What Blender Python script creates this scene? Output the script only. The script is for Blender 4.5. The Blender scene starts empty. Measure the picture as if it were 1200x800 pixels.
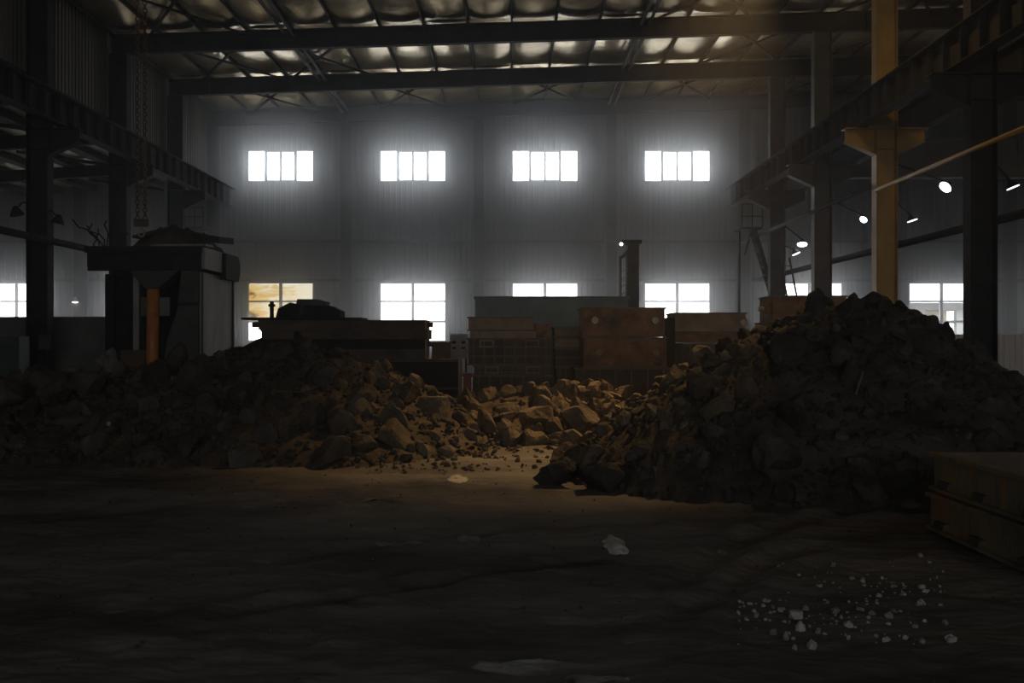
import bpy, bmesh, math, random
from mathutils import Vector, noise, Matrix
random.seed(11)
S = bpy.context.scene
COL = S.collection
F = 1223.0          # focal length in pixels of the 1200-wide frame
EYE = 1.6

# ------------------------------------------------------------------ camera
cam = bpy.data.cameras.new('camera')
cam.sensor_width = 36.0
cam.lens = F / 1200 * 36.0
cam.clip_end = 400
camo = bpy.data.objects.new('camera', cam); COL.objects.link(camo)
camo.location = (0, 0, EYE); camo.rotation_euler = (math.pi / 2, 0, 0)
S.camera = camo

# ------------------------------------------------------------------ sky, exposure
W = bpy.data.worlds.new('overcast_sky'); S.world = W; W.use_nodes = True
bg = W.node_tree.nodes['Background']
bg.inputs[0].default_value = (0.93, 0.96, 1.0, 1); bg.inputs[1].default_value = 5.0
S.view_settings.view_transform = 'Standard'
S.view_settings.look = 'None'
S.view_settings.gamma = 1.0
S.view_settings.use_curve_mapping = False
S.view_settings.exposure = 0.0

PANE_UPPER = 9.5     # daylight behind the high windows
PANE_LOWER = 5.0      # daylight behind the low windows
HAZE = 0.0024; HAZE_FAR = 0.16; HAZE_Y = 44.4   # thin dust in the hall, thicker by the far wall
ADDED_SPOT = 7000.0   # aimed sodium lamp, added out of view to warm the boulders
ADDED_SODIUM = 110.0         # open sodium lamp, added out of view to light the yellow column
PANE_FILL = 6.5  # fill from windows added behind the camera, never in view
YN = -26.0             # near end wall, behind the camera

# ------------------------------------------------------------------ materials
MATS = {}
def nd(nt, t, **kw):
    n = nt.nodes.new(t)
    for k, v in kw.items(): setattr(n, k, v)
    return n
def mat(name, c1, c2=None, scale=3.0, rough=0.8, metal=0.0, bump=0.0, bscale=None, detail=6.0, coord='pos',
        vary=0.0, stretch=(1, 1, 1), c3=None, s3=1.0, t3=0.55, spec=0.5):
    m = bpy.data.materials.new(name); m.use_nodes = True
    nt = m.node_tree; b = nt.nodes['Principled BSDF']
    b.inputs['Roughness'].default_value = rough; b.inputs['Metallic'].default_value = metal
    b.inputs['Specular IOR Level'].default_value = spec
    MATS[name] = m
    if c2 is None:
        b.inputs['Base Color'].default_value = (*c1, 1); return m
    if coord == 'pos': src = nd(nt, 'ShaderNodeNewGeometry').outputs['Position']
    else: src = nd(nt, 'ShaderNodeTexCoord').outputs['Object']
    mp = nd(nt, 'ShaderNodeMapping'); mp.inputs['Scale'].default_value = stretch
    nt.links.new(src, mp.inputs[0])
    n = nd(nt, 'ShaderNodeTexNoise'); n.inputs['Scale'].default_value = scale; n.inputs['Detail'].default_value = detail
    n.inputs['Roughness'].default_value = 0.62
    nt.links.new(mp.outputs[0], n.inputs['Vector'])
    r = nd(nt, 'ShaderNodeValToRGB')
    r.color_ramp.elements[0].position = 0.34; r.color_ramp.elements[0].color = (*c1, 1)
    r.color_ramp.elements[1].position = 0.66; r.color_ramp.elements[1].color = (*c2, 1)
    nt.links.new(n.outputs['Fac'], r.inputs[0])
    out = r.outputs[0]
    if c3 is not None:
        n3 = nd(nt, 'ShaderNodeTexNoise'); n3.inputs['Scale'].default_value = s3; n3.inputs['Detail'].default_value = 8
        n3.inputs['Roughness'].default_value = 0.7
        nt.links.new(mp.outputs[0], n3.inputs['Vector'])
        r3 = nd(nt, 'ShaderNodeValToRGB')
        r3.color_ramp.elements[0].position = t3; r3.color_ramp.elements[1].position = min(1, t3 + 0.12)
        nt.links.new(n3.outputs['Fac'], r3.inputs[0])
        mx = nd(nt, 'ShaderNodeMix', data_type='RGBA')
        nt.links.new(r3.outputs[0], mx.inputs[0]); nt.links.new(out, mx.inputs[6]); mx.inputs[7].default_value = (*c3, 1)
        out = mx.outputs[2]
    if vary:
        oi = nd(nt, 'ShaderNodeObjectInfo')
        mr = nd(nt, 'ShaderNodeMapRange'); mr.inputs[3].default_value = 1 - vary; mr.inputs[4].default_value = 1 + vary
        nt.links.new(oi.outputs['Random'], mr.inputs[0])
        hs = nd(nt, 'ShaderNodeHueSaturation'); nt.links.new(mr.outputs[0], hs.inputs['Value']); nt.links.new(out, hs.inputs['Color'])
        out = hs.outputs[0]
    nt.links.new(out, b.inputs['Base Color'])
    if bump:
        nb = nd(nt, 'ShaderNodeTexNoise'); nb.inputs['Scale'].default_value = bscale or scale * 3; nb.inputs['Detail'].default_value = 8
        nt.links.new(mp.outputs[0], nb.inputs['Vector'])
        bp = nd(nt, 'ShaderNodeBump'); bp.inputs['Strength'].default_value = bump; bp.inputs['Distance'].default_value = 0.04
        nt.links.new(nb.outputs['Fac'], bp.inputs['Height']); nt.links.new(bp.outputs[0], b.inputs['Normal'])
    return m
def emit(name, col, st):
    m = bpy.data.materials.new(name); m.use_nodes = True; nt = m.node_tree
    nt.nodes.remove(nt.nodes['Principled BSDF'])
    e = nd(nt, 'ShaderNodeEmission'); e.inputs[0].default_value = (*col, 1); e.inputs[1].default_value = st
    nt.links.new(e.outputs[0], nt.nodes['Material Output'].inputs[0]); MATS[name] = m
    return m

mat('soil', (0.065, 0.058, 0.051), (0.245, 0.222, 0.193), 0.75, 0.85, bump=1.0, bscale=6, stretch=(0.5, 1, 1),
    c3=(0.27, 0.248, 0.22), s3=1.3, t3=0.58, spec=0.25)
mat('dark_clod', (0.032, 0.028, 0.025), (0.092, 0.079, 0.066), 2.2, 0.92, bump=0.8, bscale=14, vary=0.35, spec=0.2)
mat('heap_rock', (0.036, 0.031, 0.026), (0.10, 0.086, 0.07), 2.0, 0.9, bump=0.8, bscale=12, vary=0.4, spec=0.2)
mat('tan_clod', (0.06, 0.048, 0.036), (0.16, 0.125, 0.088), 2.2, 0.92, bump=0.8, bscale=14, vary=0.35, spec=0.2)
mat('boulder', (0.085, 0.066, 0.046), (0.20, 0.152, 0.10), 2.4, 0.9, bump=0.7, bscale=12, vary=0.25, spec=0.2)
mat('heap_soil', (0.036, 0.031, 0.026), (0.108, 0.092, 0.073), 1.6, 0.95, bump=1.0, bscale=9, spec=0.15)
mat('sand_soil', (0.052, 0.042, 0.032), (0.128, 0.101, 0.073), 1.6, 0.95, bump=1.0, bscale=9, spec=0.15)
mat('cladding', (0.165, 0.165, 0.163), (0.24, 0.24, 0.235), 0.9, 0.55, bump=0.1, stretch=(1.6, 1, 0.35), c3=(0.16, 0.157, 0.15), s3=0.7, t3=0.56)
mat('dark_cladding', (0.09, 0.082, 0.068), (0.14, 0.125, 0.105), 0.8, 0.6, stretch=(1, 1, 0.4))
mat('blackened_steel', (0.018, 0.017, 0.016), (0.040, 0.037, 0.033), 2.5, 0.85, 0.0, bump=0.1, spec=0.2)
mat('grey_steel', (0.05, 0.048, 0.045), (0.095, 0.09, 0.083), 2.0, 0.75, 0.0, bump=0.1, spec=0.25)
mat('rail_steel', (0.35, 0.34, 0.33), (0.5, 0.49, 0.47), 4.0, 0.3, 0.8)
mat('yellow_paint', (0.36, 0.21, 0.035), (0.52, 0.32, 0.06), 1.2, 0.5, c3=(0.2, 0.12, 0.05), s3=1.6, t3=0.62)
mat('brown_paint', (0.085, 0.066, 0.043), (0.15, 0.116, 0.076), 1.2, 0.55)
mat('orange_paint', (0.50, 0.16, 0.03), (0.66, 0.26, 0.07), 2.5, 0.5, c3=(0.2, 0.08, 0.03), s3=3, t3=0.6)
mat('rust', (0.15, 0.076, 0.040), (0.34, 0.168, 0.080), 2.6, 0.8, 0.0, bump=0.3, bscale=18, c3=(0.08, 0.055, 0.042), s3=2.0, t3=0.56)
mat('pale_rust', (0.22, 0.15, 0.095), (0.40, 0.275, 0.17), 2.0, 0.8, 0.0, bump=0.3, bscale=16, c3=(0.12, 0.08, 0.05), s3=1.4, t3=0.58)
mat('dark_rust', (0.055, 0.040, 0.031), (0.125, 0.084, 0.056), 2.4, 0.8, 0.0, bump=0.3, bscale=16, c3=(0.17, 0.09, 0.04), s3=2.2, t3=0.62)
mat('tray_rust', (0.13, 0.108, 0.068), (0.30, 0.24, 0.14), 2.2, 0.75, 0.0, bump=0.4, bscale=20, stretch=(1, 1.6, 0.5),
    c3=(0.42, 0.22, 0.055), s3=2.4, t3=0.53)
mat('teal_paint', (0.10, 0.135, 0.13), (0.16, 0.20, 0.19), 1.2, 0.5)
mat('dark_green_paint', (0.03, 0.055, 0.045), (0.055, 0.09, 0.075), 2, 0.5)
mat('pale_grey_paint', (0.42, 0.43, 0.43), (0.55, 0.56, 0.55), 2, 0.5)
mat('red_paint', (0.32, 0.07, 0.04), (0.42, 0.11, 0.07), 2, 0.6)
mat('concrete_dark', (0.10, 0.098, 0.095), (0.17, 0.165, 0.158), 1.3, 0.9, bump=0.2)
mat('dusty_sheet', (0.20, 0.185, 0.165), (0.33, 0.30, 0.26), 1.1, 0.7, stretch=(1, 1, 0.5), c3=(0.13, 0.115, 0.095), s3=1.2, t3=0.56)
mat('foil', (0.36, 0.28, 0.15), (0.54, 0.44, 0.27), 0.9, 0.30, 0.75, bump=0.25, bscale=7, c3=(0.26, 0.17, 0.085), s3=0.6, t3=0.52)
mat('window_alu', (0.30, 0.31, 0.32), (0.36, 0.37, 0.38), 3, 0.5)
mat('white_lump', (0.20, 0.188, 0.17), (0.42, 0.40, 0.37), 14, 0.9, vary=0.35, bump=0.5, bscale=40, spec=0.2)
mat('white_powder', (0.45, 0.43, 0.38), (0.82, 0.79, 0.73), 9, 0.95, c3=(0.20, 0.175, 0.15), s3=7, t3=0.60, bump=0.6, bscale=30, spec=0.15)
mat('dull_powder', (0.18, 0.165, 0.145), (0.33, 0.31, 0.28), 6, 0.9, c3=(0.10, 0.085, 0.07), s3=4, t3=0.50, spec=0.15)
mat('wet_patch', (0.07, 0.07, 0.072), (0.17, 0.17, 0.175), 5, 0.55, c3=(0.06, 0.055, 0.05), s3=4, t3=0.5)
mat('chain_rust', (0.12, 0.060, 0.028), (0.20, 0.10, 0.045), 14, 0.7, 0.2)
mat('fence_sheet', (0.66, 0.64, 0.59), (0.80, 0.78, 0.73), 1.0, 0.5, stretch=(1, 1, 0.3))
mat('cream_render', (0.40, 0.29, 0.14), (0.48, 0.36, 0.19), 1.0, 0.9)
mat('outdoor_ground', (0.25, 0.24, 0.21), (0.33, 0.31, 0.28), 0.6, 0.9)
mat('bare_metal', (0.30, 0.25, 0.19), (0.46, 0.39, 0.30), 9, 0.5, 0.3)
mat('dusty_rust', (0.135, 0.105, 0.078), (0.22, 0.172, 0.128), 3.0, 0.85, bump=0.2, bscale=16, spec=0.2)
mat('pale_insulation', (0.46, 0.42, 0.29), (0.60, 0.55, 0.40), 1.2, 0.6, bump=0.2)
emit('sky_light_high', (0.90, 0.955, 1.0), PANE_UPPER)
emit('sky_light_low', (0.96, 0.98, 1.0), PANE_LOWER)
emit('added_fill_light', (0.97, 0.98, 1.0), PANE_FILL)
emit('cool_lamp_glow', (0.84, 0.84, 1.0), 25.0)
emit('cool_lamp_edge', (0.90, 0.90, 1.0), 4.0)
emit('small_lamp_glow', (1.0, 1.0, 1.0), 9.0)
emit('added_sodium_glow', (1.0, 0.55, 0.16), 40.0)
# glass whose grime turns daylight amber
def amber():
    m = bpy.data.materials.new('amber_grimed_pane'); m.use_nodes = True; nt = m.node_tree
    nt.nodes.remove(nt.nodes['Principled BSDF'])
    g = nd(nt, 'ShaderNodeNewGeometry'); mp = nd(nt, 'ShaderNodeMapping'); mp.inputs['Scale'].default_value = (0.7, 1, 2.4)
    nt.links.new(g.outputs['Position'], mp.inputs[0])
    n = nd(nt, 'ShaderNodeTexNoise'); n.inputs['Scale'].default_value = 1.5; n.inputs['Detail'].default_value = 7; n.inputs['Distortion'].default_value = 0.8
    nt.links.new(mp.outputs[0], n.inputs['Vector'])
    sp = nd(nt, 'ShaderNodeSeparateXYZ'); nt.links.new(g.outputs['Position'], sp.inputs[0])
    mr = nd(nt, 'ShaderNodeMapRange'); mr.inputs[1].default_value = -11.9; mr.inputs[2].default_value = -9.1; mr.inputs[3].default_value = -0.08; mr.inputs[4].default_value = 0.22
    nt.links.new(sp.outputs[0], mr.inputs[0])
    ad = nd(nt, 'ShaderNodeMath', operation='ADD'); nt.links.new(n.outputs['Fac'], ad.inputs[0]); nt.links.new(mr.outputs[0], ad.inputs[1])
    r = nd(nt, 'ShaderNodeValToRGB'); cr = r.color_ramp
    cr.elements[0].position = 0.30; cr.elements[0].color = (0.10, 0.075, 0.03, 1)
    cr.elements[1].position = 0.40; cr.elements[1].color = (0.95, 0.55, 0.10, 1)
    e = cr.elements.new(0.52); e.color = (0.95, 0.72, 0.32, 1)
    e = cr.elements.new(0.64); e.color = (1.2, 1.1, 0.85, 1)
    nt.links.new(ad.outputs[0], r.inputs[0])
    em = nd(nt, 'ShaderNodeEmission'); em.inputs[1].default_value = 1.0
    nt.links.new(r.outputs[0], em.inputs[0]); nt.links.new(em.outputs[0], nt.nodes['Material Output'].inputs[0])
    MATS['amber_grimed_pane'] = m
amber()
def glass():
    m = bpy.data.materials.new('clear_pane'); m.use_nodes = True; nt = m.node_tree
    nt.nodes.remove(nt.nodes['Principled BSDF'])
    t = nd(nt, 'ShaderNodeBsdfTransparent'); gl = nd(nt, 'ShaderNodeBsdfGlossy'); gl.inputs['Roughness'].default_value = 0.1
    mx = nd(nt, 'ShaderNodeMixShader'); mx.inputs[0].default_value = 0.06
    nt.links.new(t.outputs[0], mx.inputs[1]); nt.links.new(gl.outputs[0], mx.inputs[2])
    nt.links.new(mx.outputs[0], nt.nodes['Material Output'].inputs[0]); MATS['clear_pane'] = m
glass()

# ------------------------------------------------------------------ mesh helpers
class MB:
    def __init__(s): s.v = []; s.f = []
    def add(s, vs, fs):
        b = len(s.v); s.v += [tuple(v) for v in vs]; s.f += [tuple(b + i for i in f) for f in fs]; return s
    def box(s, x0, x1, y0, y1, z0, z1):
        return s.add([(x0, y0, z0), (x1, y0, z0), (x1, y1, z0), (x0, y1, z0), (x0, y0, z1), (x1, y0, z1), (x1, y1, z1), (x0, y1, z1)],
                     [(0, 3, 2, 1), (4, 5, 6, 7), (0, 1, 5, 4), (1, 2, 6, 5), (2, 3, 7, 6), (3, 0, 4, 7)])
    def hexa(s, bot, top):
        return s.add(list(bot) + list(top), [(0, 3, 2, 1), (4, 5, 6, 7), (0, 1, 5, 4), (1, 2, 6, 5), (2, 3, 7, 6), (3, 0, 4, 7)])
    def bar(s, p, q, w, h):
        p = Vector(p); q = Vector(q); d = (q - p).normalized()
        up = Vector((0, 0, 1)) if abs(d.z) < 0.98 else Vector((0, 1, 0))
        a = d.cross(up).normalized() * w / 2; b = a.normalized().cross(d) * h / 2
        return s.hexa([p - a - b, p + a - b, p + a + b, p - a + b], [q - a - b, q + a - b, q + a + b, q - a + b])
    def tube(s, p, q, r, n=8, r2=None):
        p = Vector(p); q = Vector(q); d = (q - p).normalized()
        up = Vector((0, 0, 1)) if abs(d.z) < 0.98 else Vector((0, 1, 0))
        a = d.cross(up).normalized(); b = a.cross(d); r2 = r if r2 is None else r2
        vs = []
        for c, rr in ((p, r), (q, r2)):
            for i in range(n):
                t = 2 * math.pi * i / n; vs.append(c + a * math.cos(t) * rr + b * math.sin(t) * rr)
        fs = [(i, (i + 1) % n, n + (i + 1) % n, n + i) for i in range(n)] + [tuple(range(n))[::-1], tuple(range(n, 2 * n))]
        return s.add(vs, fs)
    def prism(s, pts, axis, a0, a1):
        """pts: 2-d outline; extruded along axis from a0 to a1."""
        n = len(pts)
        def mk(p, a): return {'x': (a, p[0], p[1]), 'y': (p[0], a, p[1]), 'z': (p[0], p[1], a)}[axis]
        vs = [mk(p, a0) for p in pts] + [mk(p, a1) for p in pts]
        return s.add(vs, [(i, (i + 1) % n, n + (i + 1) % n, n + i) for i in range(n)] + [tuple(range(n))[::-1], tuple(range(n, 2 * n))])
    def mesh(s, name, m, smooth=False):
        me = bpy.data.meshes.new(name); me.from_pydata(s.v, [], s.f)
        bm = bmesh.new(); bm.from_mesh(me); bmesh.ops.recalc_face_normals(bm, faces=bm.faces); bm.to_mesh(me); bm.free()
        me.materials.append(MATS[m])
        if smooth:
            for p in me.polygons: p.use_smooth = True
        return me
    def build(s, name, m, parent=None, loc=(0, 0, 0), smooth=False):
        return put(name, s.mesh(name, m, smooth), parent, loc)
def put(name, me, parent=None, loc=(0, 0, 0), rot=(0, 0, 0), sc=(1, 1, 1)):
    o = bpy.data.objects.new(name, me); COL.objects.link(o); o.parent = parent
    o.location = loc; o.rotation_euler = rot; o.scale = sc
    return o
def tag(o, label, cat, group=None, kind='thing'):
    o['label'] = label; o['category'] = cat; o['kind'] = kind
    if group: o['group'] = group
    return o
def thing(name, label, cat, loc=(0, 0, 0), rz=0, group=None, kind='thing'):
    o = bpy.data.objects.new(name, None); COL.objects.link(o); o.empty_display_size = 0.2
    o.location = loc; o.rotation_euler = (0, 0, rz)
    return tag(o, label, cat, group, kind)
def struct(name, loc=(0, 0, 0)):
    o = bpy.data.objects.new(name, None); COL.objects.link(o); o.location = loc; o['kind'] = 'structure'; return o
def PX(x, Y): return (x - 600.0) * Y / F
def PZ(y, Y): return EYE - (y - 400.0) * Y / F
def fbm(x, y, z=0.0, o=4): return noise.fractal(Vector((x, y, z)), 1.0, 2.0, o)

# ------------------------------------------------------------------ sizes of the hall
YW = 47.4                      # far wall
XL, XR = -13.3, 10.5           # lines of crane columns
YC = [YW - 6 * k for k in range(1, 6)]
def ZB(x): return 11.75 + 0.032 * x      # underside of the roof beams
def ZRF(x): return ZB(x) + 0.92          # roof sheet

# ------------------------------------------------------------------ floor
def rut(x, y, pts, w):
    best = 9
    for (a, b) in zip(pts[:-1], pts[1:]):
        ax, ay = a; bx, by = b; dx, dy = bx - ax, by - ay
        t = max(0, min(1, ((x - ax) * dx + (y - ay) * dy) / (dx * dx + dy * dy)))
        best = min(best, math.hypot(x - ax - dx * t, y - ay - dy * t))
    u = best / w
    if u < 1: return -0.035 * (1 - u * u)
    if u < 2: return 0.022 * (1 - abs(u - 1.4) / 0.6) if abs(u - 1.4) < 0.6 else 0.0
    return 0.0
def gp(x, y): Y = F * EYE / (y - 400.0); return (PX(x, Y), Y)
RUTS = [([gp(1010, 596), gp(930, 612), gp(870, 632), gp(835, 655), gp(790, 690)], 0.16),
        ([gp(960, 640), gp(900, 655), gp(862, 684), gp(800, 720)], 0.14),
        ([gp(420, 592), gp(560, 586), gp(660, 588)], 0.15), ([gp(60, 610), gp(200, 590), gp(380, 578)], 0.2),
        ([gp(330, 660), gp(520, 626), gp(640, 618), gp(760, 612)], 0.16), ([gp(260, 720), gp(450, 690), gp(700, 655)], 0.15)]
def floor_h(x, y):
    if y > 19 or abs(x) > 8: return 0.0
    h = 0.028 * fbm(x * 0.8, y * 0.8) + 0.024 * fbm(x * 3.1, y * 3.1, 5)
    if y < 13.5:
        h += 0.016 * fbm(x * 8, y * 8, 9, 3)
        for pts, w in RUTS: h += rut(x, y, pts, w)
    k = min(1, (19 - y) / 1.5, (8 - abs(x)) / 1.0)
    return h * k - 0.0
def make_floor():
    v = []; f = []
    ys = [YN, 0.0, 3.5]
    y = 4.0
    while y < 13.6: ys.append(y); y += 0.045 + 0.009 * (y - 4)
    while y < 20: ys.append(y); y += 0.25
    ys += [24.0, 30.0, 38.0, YW + 0.3]
    xs = [-27.0, -16, -10.0, -8.2] + [-8 + i * 0.075 for i in range(214)] + [8.2, 12.0, 20.0, 31.0]
    for yy in ys:
        for xx in xs: v.append((xx, yy, floor_h(xx, yy)))
    n = len(xs)
    for j in range(len(ys) - 1):
        for i in range(n - 1): f.append((j * n + i, j * n + i + 1, (j + 1) * n + i + 1, (j + 1) * n + i))
    mb = MB(); mb.v = v; mb.f = f
    o = mb.build('floor', 'soil', smooth=True); o['kind'] = 'structure'
make_floor()

# ------------------------------------------------------------------ walls
def rib_profile(w, ribs, depth, thick):
    p = []
    step = w / ribs
    for i in range(ribs):
        a = i * step
        p += [(a, 0), (a + step * 0.62, 0), (a + step * 0.70, -depth), (a + step * 0.92, -depth)]
    p += [(w, 0), (w, thick), (0, thick)]
    return p
_panel = {}
def panel_mesh(z0, z1, m, w=1.0, ribs=4, depth=0.035, thick=0.06):
    k = (round(z0, 3), round(z1, 3), m, w, ribs)
    if k not in _panel:
        _panel[k] = MB().prism(rib_profile(w, ribs, depth, thick), 'z', z0, z1).mesh('wall_panel', m)
    return _panel[k]
wall_far = struct('wall_far', (0, YW, 0))
WIN_C = [-22.5, -16.5, -10.5, -4.5, 1.5, 7.5, 13.5, 19.5, 25.5]
UP_C = [-10.5, -4.5, 1.5, 7.5]
LZ0, LZ1 = PZ(400, YW), PZ(331, YW)
UZ0, UZ1 = PZ(213, YW), PZ(176, YW)
TOPZ = ZRF(31) + 0.05
for i in range(-26, 30):
    xc = i + 0.5
    low = any(abs(xc - c) < 1.5 for c in WIN_C); up = any(abs(xc - c) < 1.5 for c in UP_C)
    seg = []
    z = 0.0
    if low: seg.append((0, LZ0)); z = LZ1
    if up: seg += [(z, UZ0), (UZ1, TOPZ)]
    else: seg.append((z, TOPZ))
    for a, b in seg: put('wall_panel', panel_mesh(a, b, 'cladding'), wall_far, (i, 0, 0))
girt_bays = [(-26.0, -19.8)] + [(-19.2 + 6 * k, -13.8 + 6 * k) for k in range(8)]
for zz in (PZ(283, YW), LZ1 + 0.10):
    for a, b in girt_bays:
        MB().box(a, min(b, 30), -0.13, -0.037, zz - 0.07, zz + 0.07).build('girt', 'grey_steel', wall_far)
for x in (-19.5, -13.5, -7.5, -1.5, 4.5, 10.5, 16.5, 22.5):
    g = MB(); zt = ZB(x)
    g.box(x - 0.22, x + 0.22, -0.46, -0.44, 0, zt).box(x - 0.22, x + 0.22, -0.062, -0.04, 0, zt).box(x - 0.012, x + 0.012, -0.44, -0.062, 0, zt)
    g.build('wind_column', 'grey_steel', wall_far)
# closing walls the photo looks away from
for nm, a in (('wall_left', (-26.3, -26.0, YN, YW + 0.1, 0, 15)), ('wall_right', (30.0, 30.3, YN, YW + 0.1, 0, 15)), ('wall_near', (-26, 30, YN - .3, YN, 0, 15))):
    o = MB().box(*a).build(nm, 'dark_cladding'); o['kind'] = 'structure'
# upper wall over the aisle, on the column line
wall_upper = struct('wall_upper', (XL - 0.42, 0, 0))
pm = MB()
me = MB().prism([(-b, a) for a, b in rib_profile(1.0, 4, 0.035, 0.06)], 'z', 9.15, ZRF(XL)).mesh('wall_panel', 'dark_cladding')
for j in range(18, 47): put('wall_panel', me, wall_upper, (0, j + 0.35, 0))
MB().box(-0.1, 0.1, 18, YW - 0.6, 9.0, 9.15).build('sill_beam', 'blackened_steel', wall_upper)

# ------------------------------------------------------------------ windows
def pane(x0, x1, z0, z1, m, par): MB().box(x0, x1, 0.05, 0.07, z0, z1).build('pane', m, par)
wn = 0
def fr(par, x0, x1, z0, z1, t=0.06, m='window_alu', name='window_frame', d0=-0.05, d1=0.10):
    g = MB()
    g.box(x0, x1, d0, d1, z0, z0 + t).box(x0, x1, d0, d1, z1 - t, z1).box(x0, x0 + t, d0, d1, z0 + t, z1 - t).box(x1 - t, x1, d0, d1, z0 + t, z1 - t)
    return g.build(name, m, par)
for c in UP_C:
    wn += 1; w = struct('window_%d' % wn, (c, YW, 0))
    fr(w, -1.5, 1.5, UZ0, UZ1, 0.05)
    xs = [-1.45, -0.72, -0.62, 0.0, 0.62, 0.72, 1.45]
    for a, b, kz in ((-1.45, -0.74, 0.05), (-0.61, -0.055, 0.09), (0.055, 0.61, 0.09), (0.74, 1.45, 0.05)):
        pane(a, b, UZ0 + kz, UZ1 - kz, 'sky_light_high', w)
    for a, b in ((-0.74, -0.61), (-0.055, 0.055), (0.61, 0.74)):
        MB().box(a, b, -0.03, 0.09, UZ0 + 0.05, UZ1 - 0.05).build('mullion', 'window_alu', w)
    for za in ((UZ0 + 0.05, UZ0 + 0.09), (UZ1 - 0.09, UZ1 - 0.05)):
        MB().box(-0.62, 0.62, -0.01, 0.09, *za).build('sash_rail', 'window_alu', w)
ROWS = [(PZ(352, YW), PZ(332.5, YW)), (PZ(375.5, YW), PZ(354, YW)), (PZ(399, YW), PZ(378, YW))]
for c in WIN_C:
    wn += 1; w = struct('window_%d' % wn, (c, YW, 0))
    fr(w, -1.5, 1.5, LZ0, LZ1, 0.05)
    MB().box(-0.07, 0.07, -0.03, 0.09, LZ0 + 0.05, LZ1 - 0.05).build('mullion', 'window_alu', w)
    for s in (-1, 1):
        a, b = sorted((s * 0.07, s * 1.45))
        for k in (0, 1):
            MB().box(a, b, -0.02, 0.09, ROWS[k + 1][1], ROWS[k][0]).build('glazing_bar', 'window_alu', w)
        for k, (z0, z1) in enumerate(ROWS):
            m = 'sky_light_low'
            if c == -10.5 and k < 2: m = 'amber_grimed_pane'
            if c == 19.5 and k > 0: m = 'clear_pane'
            if c > 20: m = 'sky_light_low'
            pane(a, b, z0, z1, m, w)
    MB().box(-1.6, 1.6, -0.14, -0.04, LZ0 - 0.06, LZ0 - 0.005).build('window_sill', 'window_alu', w)

# unseen windows added to the end wall behind the camera for soft fill
for c in (-16.5, -10.5, -4.5, 1.5, 7.5, 13.5, 19.5):
    wn += 1; w = struct('window_%d' % wn, (c, YN, 0)); w.rotation_euler = (0, 0, math.pi)
    for z0, z1 in ((3.2, 5.9), (8.86, 10.3)):
        fr(w, -1.5, 1.5, z0, z1, 0.05, d0=-0.06, d1=0.0)
        for s in (-1, 1):
            a, b = sorted((s * 0.06, s * 1.45)); MB().box(a, b, -.03, -.01, z0 + .05, z1 - .05).build('pane', 'added_fill_light', w)
        MB().box(-.06, .06, -.05, 0, z0 + .05, z1 - .05).build('mullion', 'window_alu', w)

# ------------------------------------------------------------------ roof
ceiling = struct('ceiling')
MB().hexa([(-26.3, YN - .3, ZRF(-26.3)), (30.3, YN - .3, ZRF(30.3)), (30.3, YW + 0.3, ZRF(30.3)), (-26.3, YW + 0.3, ZRF(-26.3))],
          [(-26.3, YN - .3, ZRF(-26.3) + .15), (30.3, YN - .3, ZRF(30.3) + .15), (30.3, YW + 0.3, ZRF(30.3) + .15), (-26.3, YW + 0.3, ZRF(-26.3) + .15)]).build('roof_deck', 'dark_cladding', ceiling)
SL = math.atan(0.032)
# sagging insulation blankets between the purlins
def blanket(seed):
    rnd = random.Random(seed); g = MB(); nx, ny = 8, 30
    for lay in (0, 1):
        for j in range(ny + 1):
            for i in range(nx + 1):
                u = i / nx; v = j / ny
                sag = 0.16 * (1 - (2 * u - 1) ** 2) * (0.75 + 0.25 * math.cos(v * 4 * math.pi + seed)) + 0.010 * fbm(u * 2 + seed, v * 7, seed, 3) * (1 - (2 * u - 1) ** 4)
                e = 0.10 * math.exp(-(v * 6 / 0.35) ** 2) + 0.10 * math.exp(-((1 - v) * 6 / 0.35) ** 2)
                g.v.append(((u - 0.5) * 1.44, (v - 0.5) * 5.94, -sag + e * (1 - (2 * u - 1) ** 2) + (0.03 if lay else 0)))
    n = (nx + 1) * (ny + 1)
    for lay in (0, 1):
        for j in range(ny):
            for i in range(nx):
                q = [lay * n + j * (nx + 1) + i, lay * n + j * (nx + 1) + i + 1, lay * n + (j + 1) * (nx + 1) + i + 1, lay * n + (j + 1) * (nx + 1) + i]
                g.f.append(tuple(q if lay else q[::-1]))
    me = bpy.data.meshes.new('insulation_blanket'); me.from_pydata(g.v, [], g.f); me.materials.append(MATS['foil'])
    for p in me.polygons: p.use_smooth = True
    return me
BL = [blanket(k) for k in range(4)]
PUR = MB().box(-0.035, 0.035, -2.99, 2.99, 0, 0.02).box(-0.035, -0.02, -2.99, 2.99, 0.02, 0.22).box(-0.035, 0.035, -2.99, 2.99, 0.22, 0.24).mesh('purlin', 'grey_steel')
for b in range(3):
    yc = YW - 3 - 6 * b
    for i in range(30):
        x = -13.5 + 1.5 * i
        if x > 29: break
        put('purlin', PUR, ceiling, (x, yc, ZB(x) + 0.66), (0, -SL, 0))
        if x + 0.75 < 29.5:
            put('insulation_blanket', BL[(i * 7 + b * 3) % 4], ceiling, (x + 0.75, yc, ZB(x + 0.75) + 0.80), (0, -SL, 0))
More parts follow.
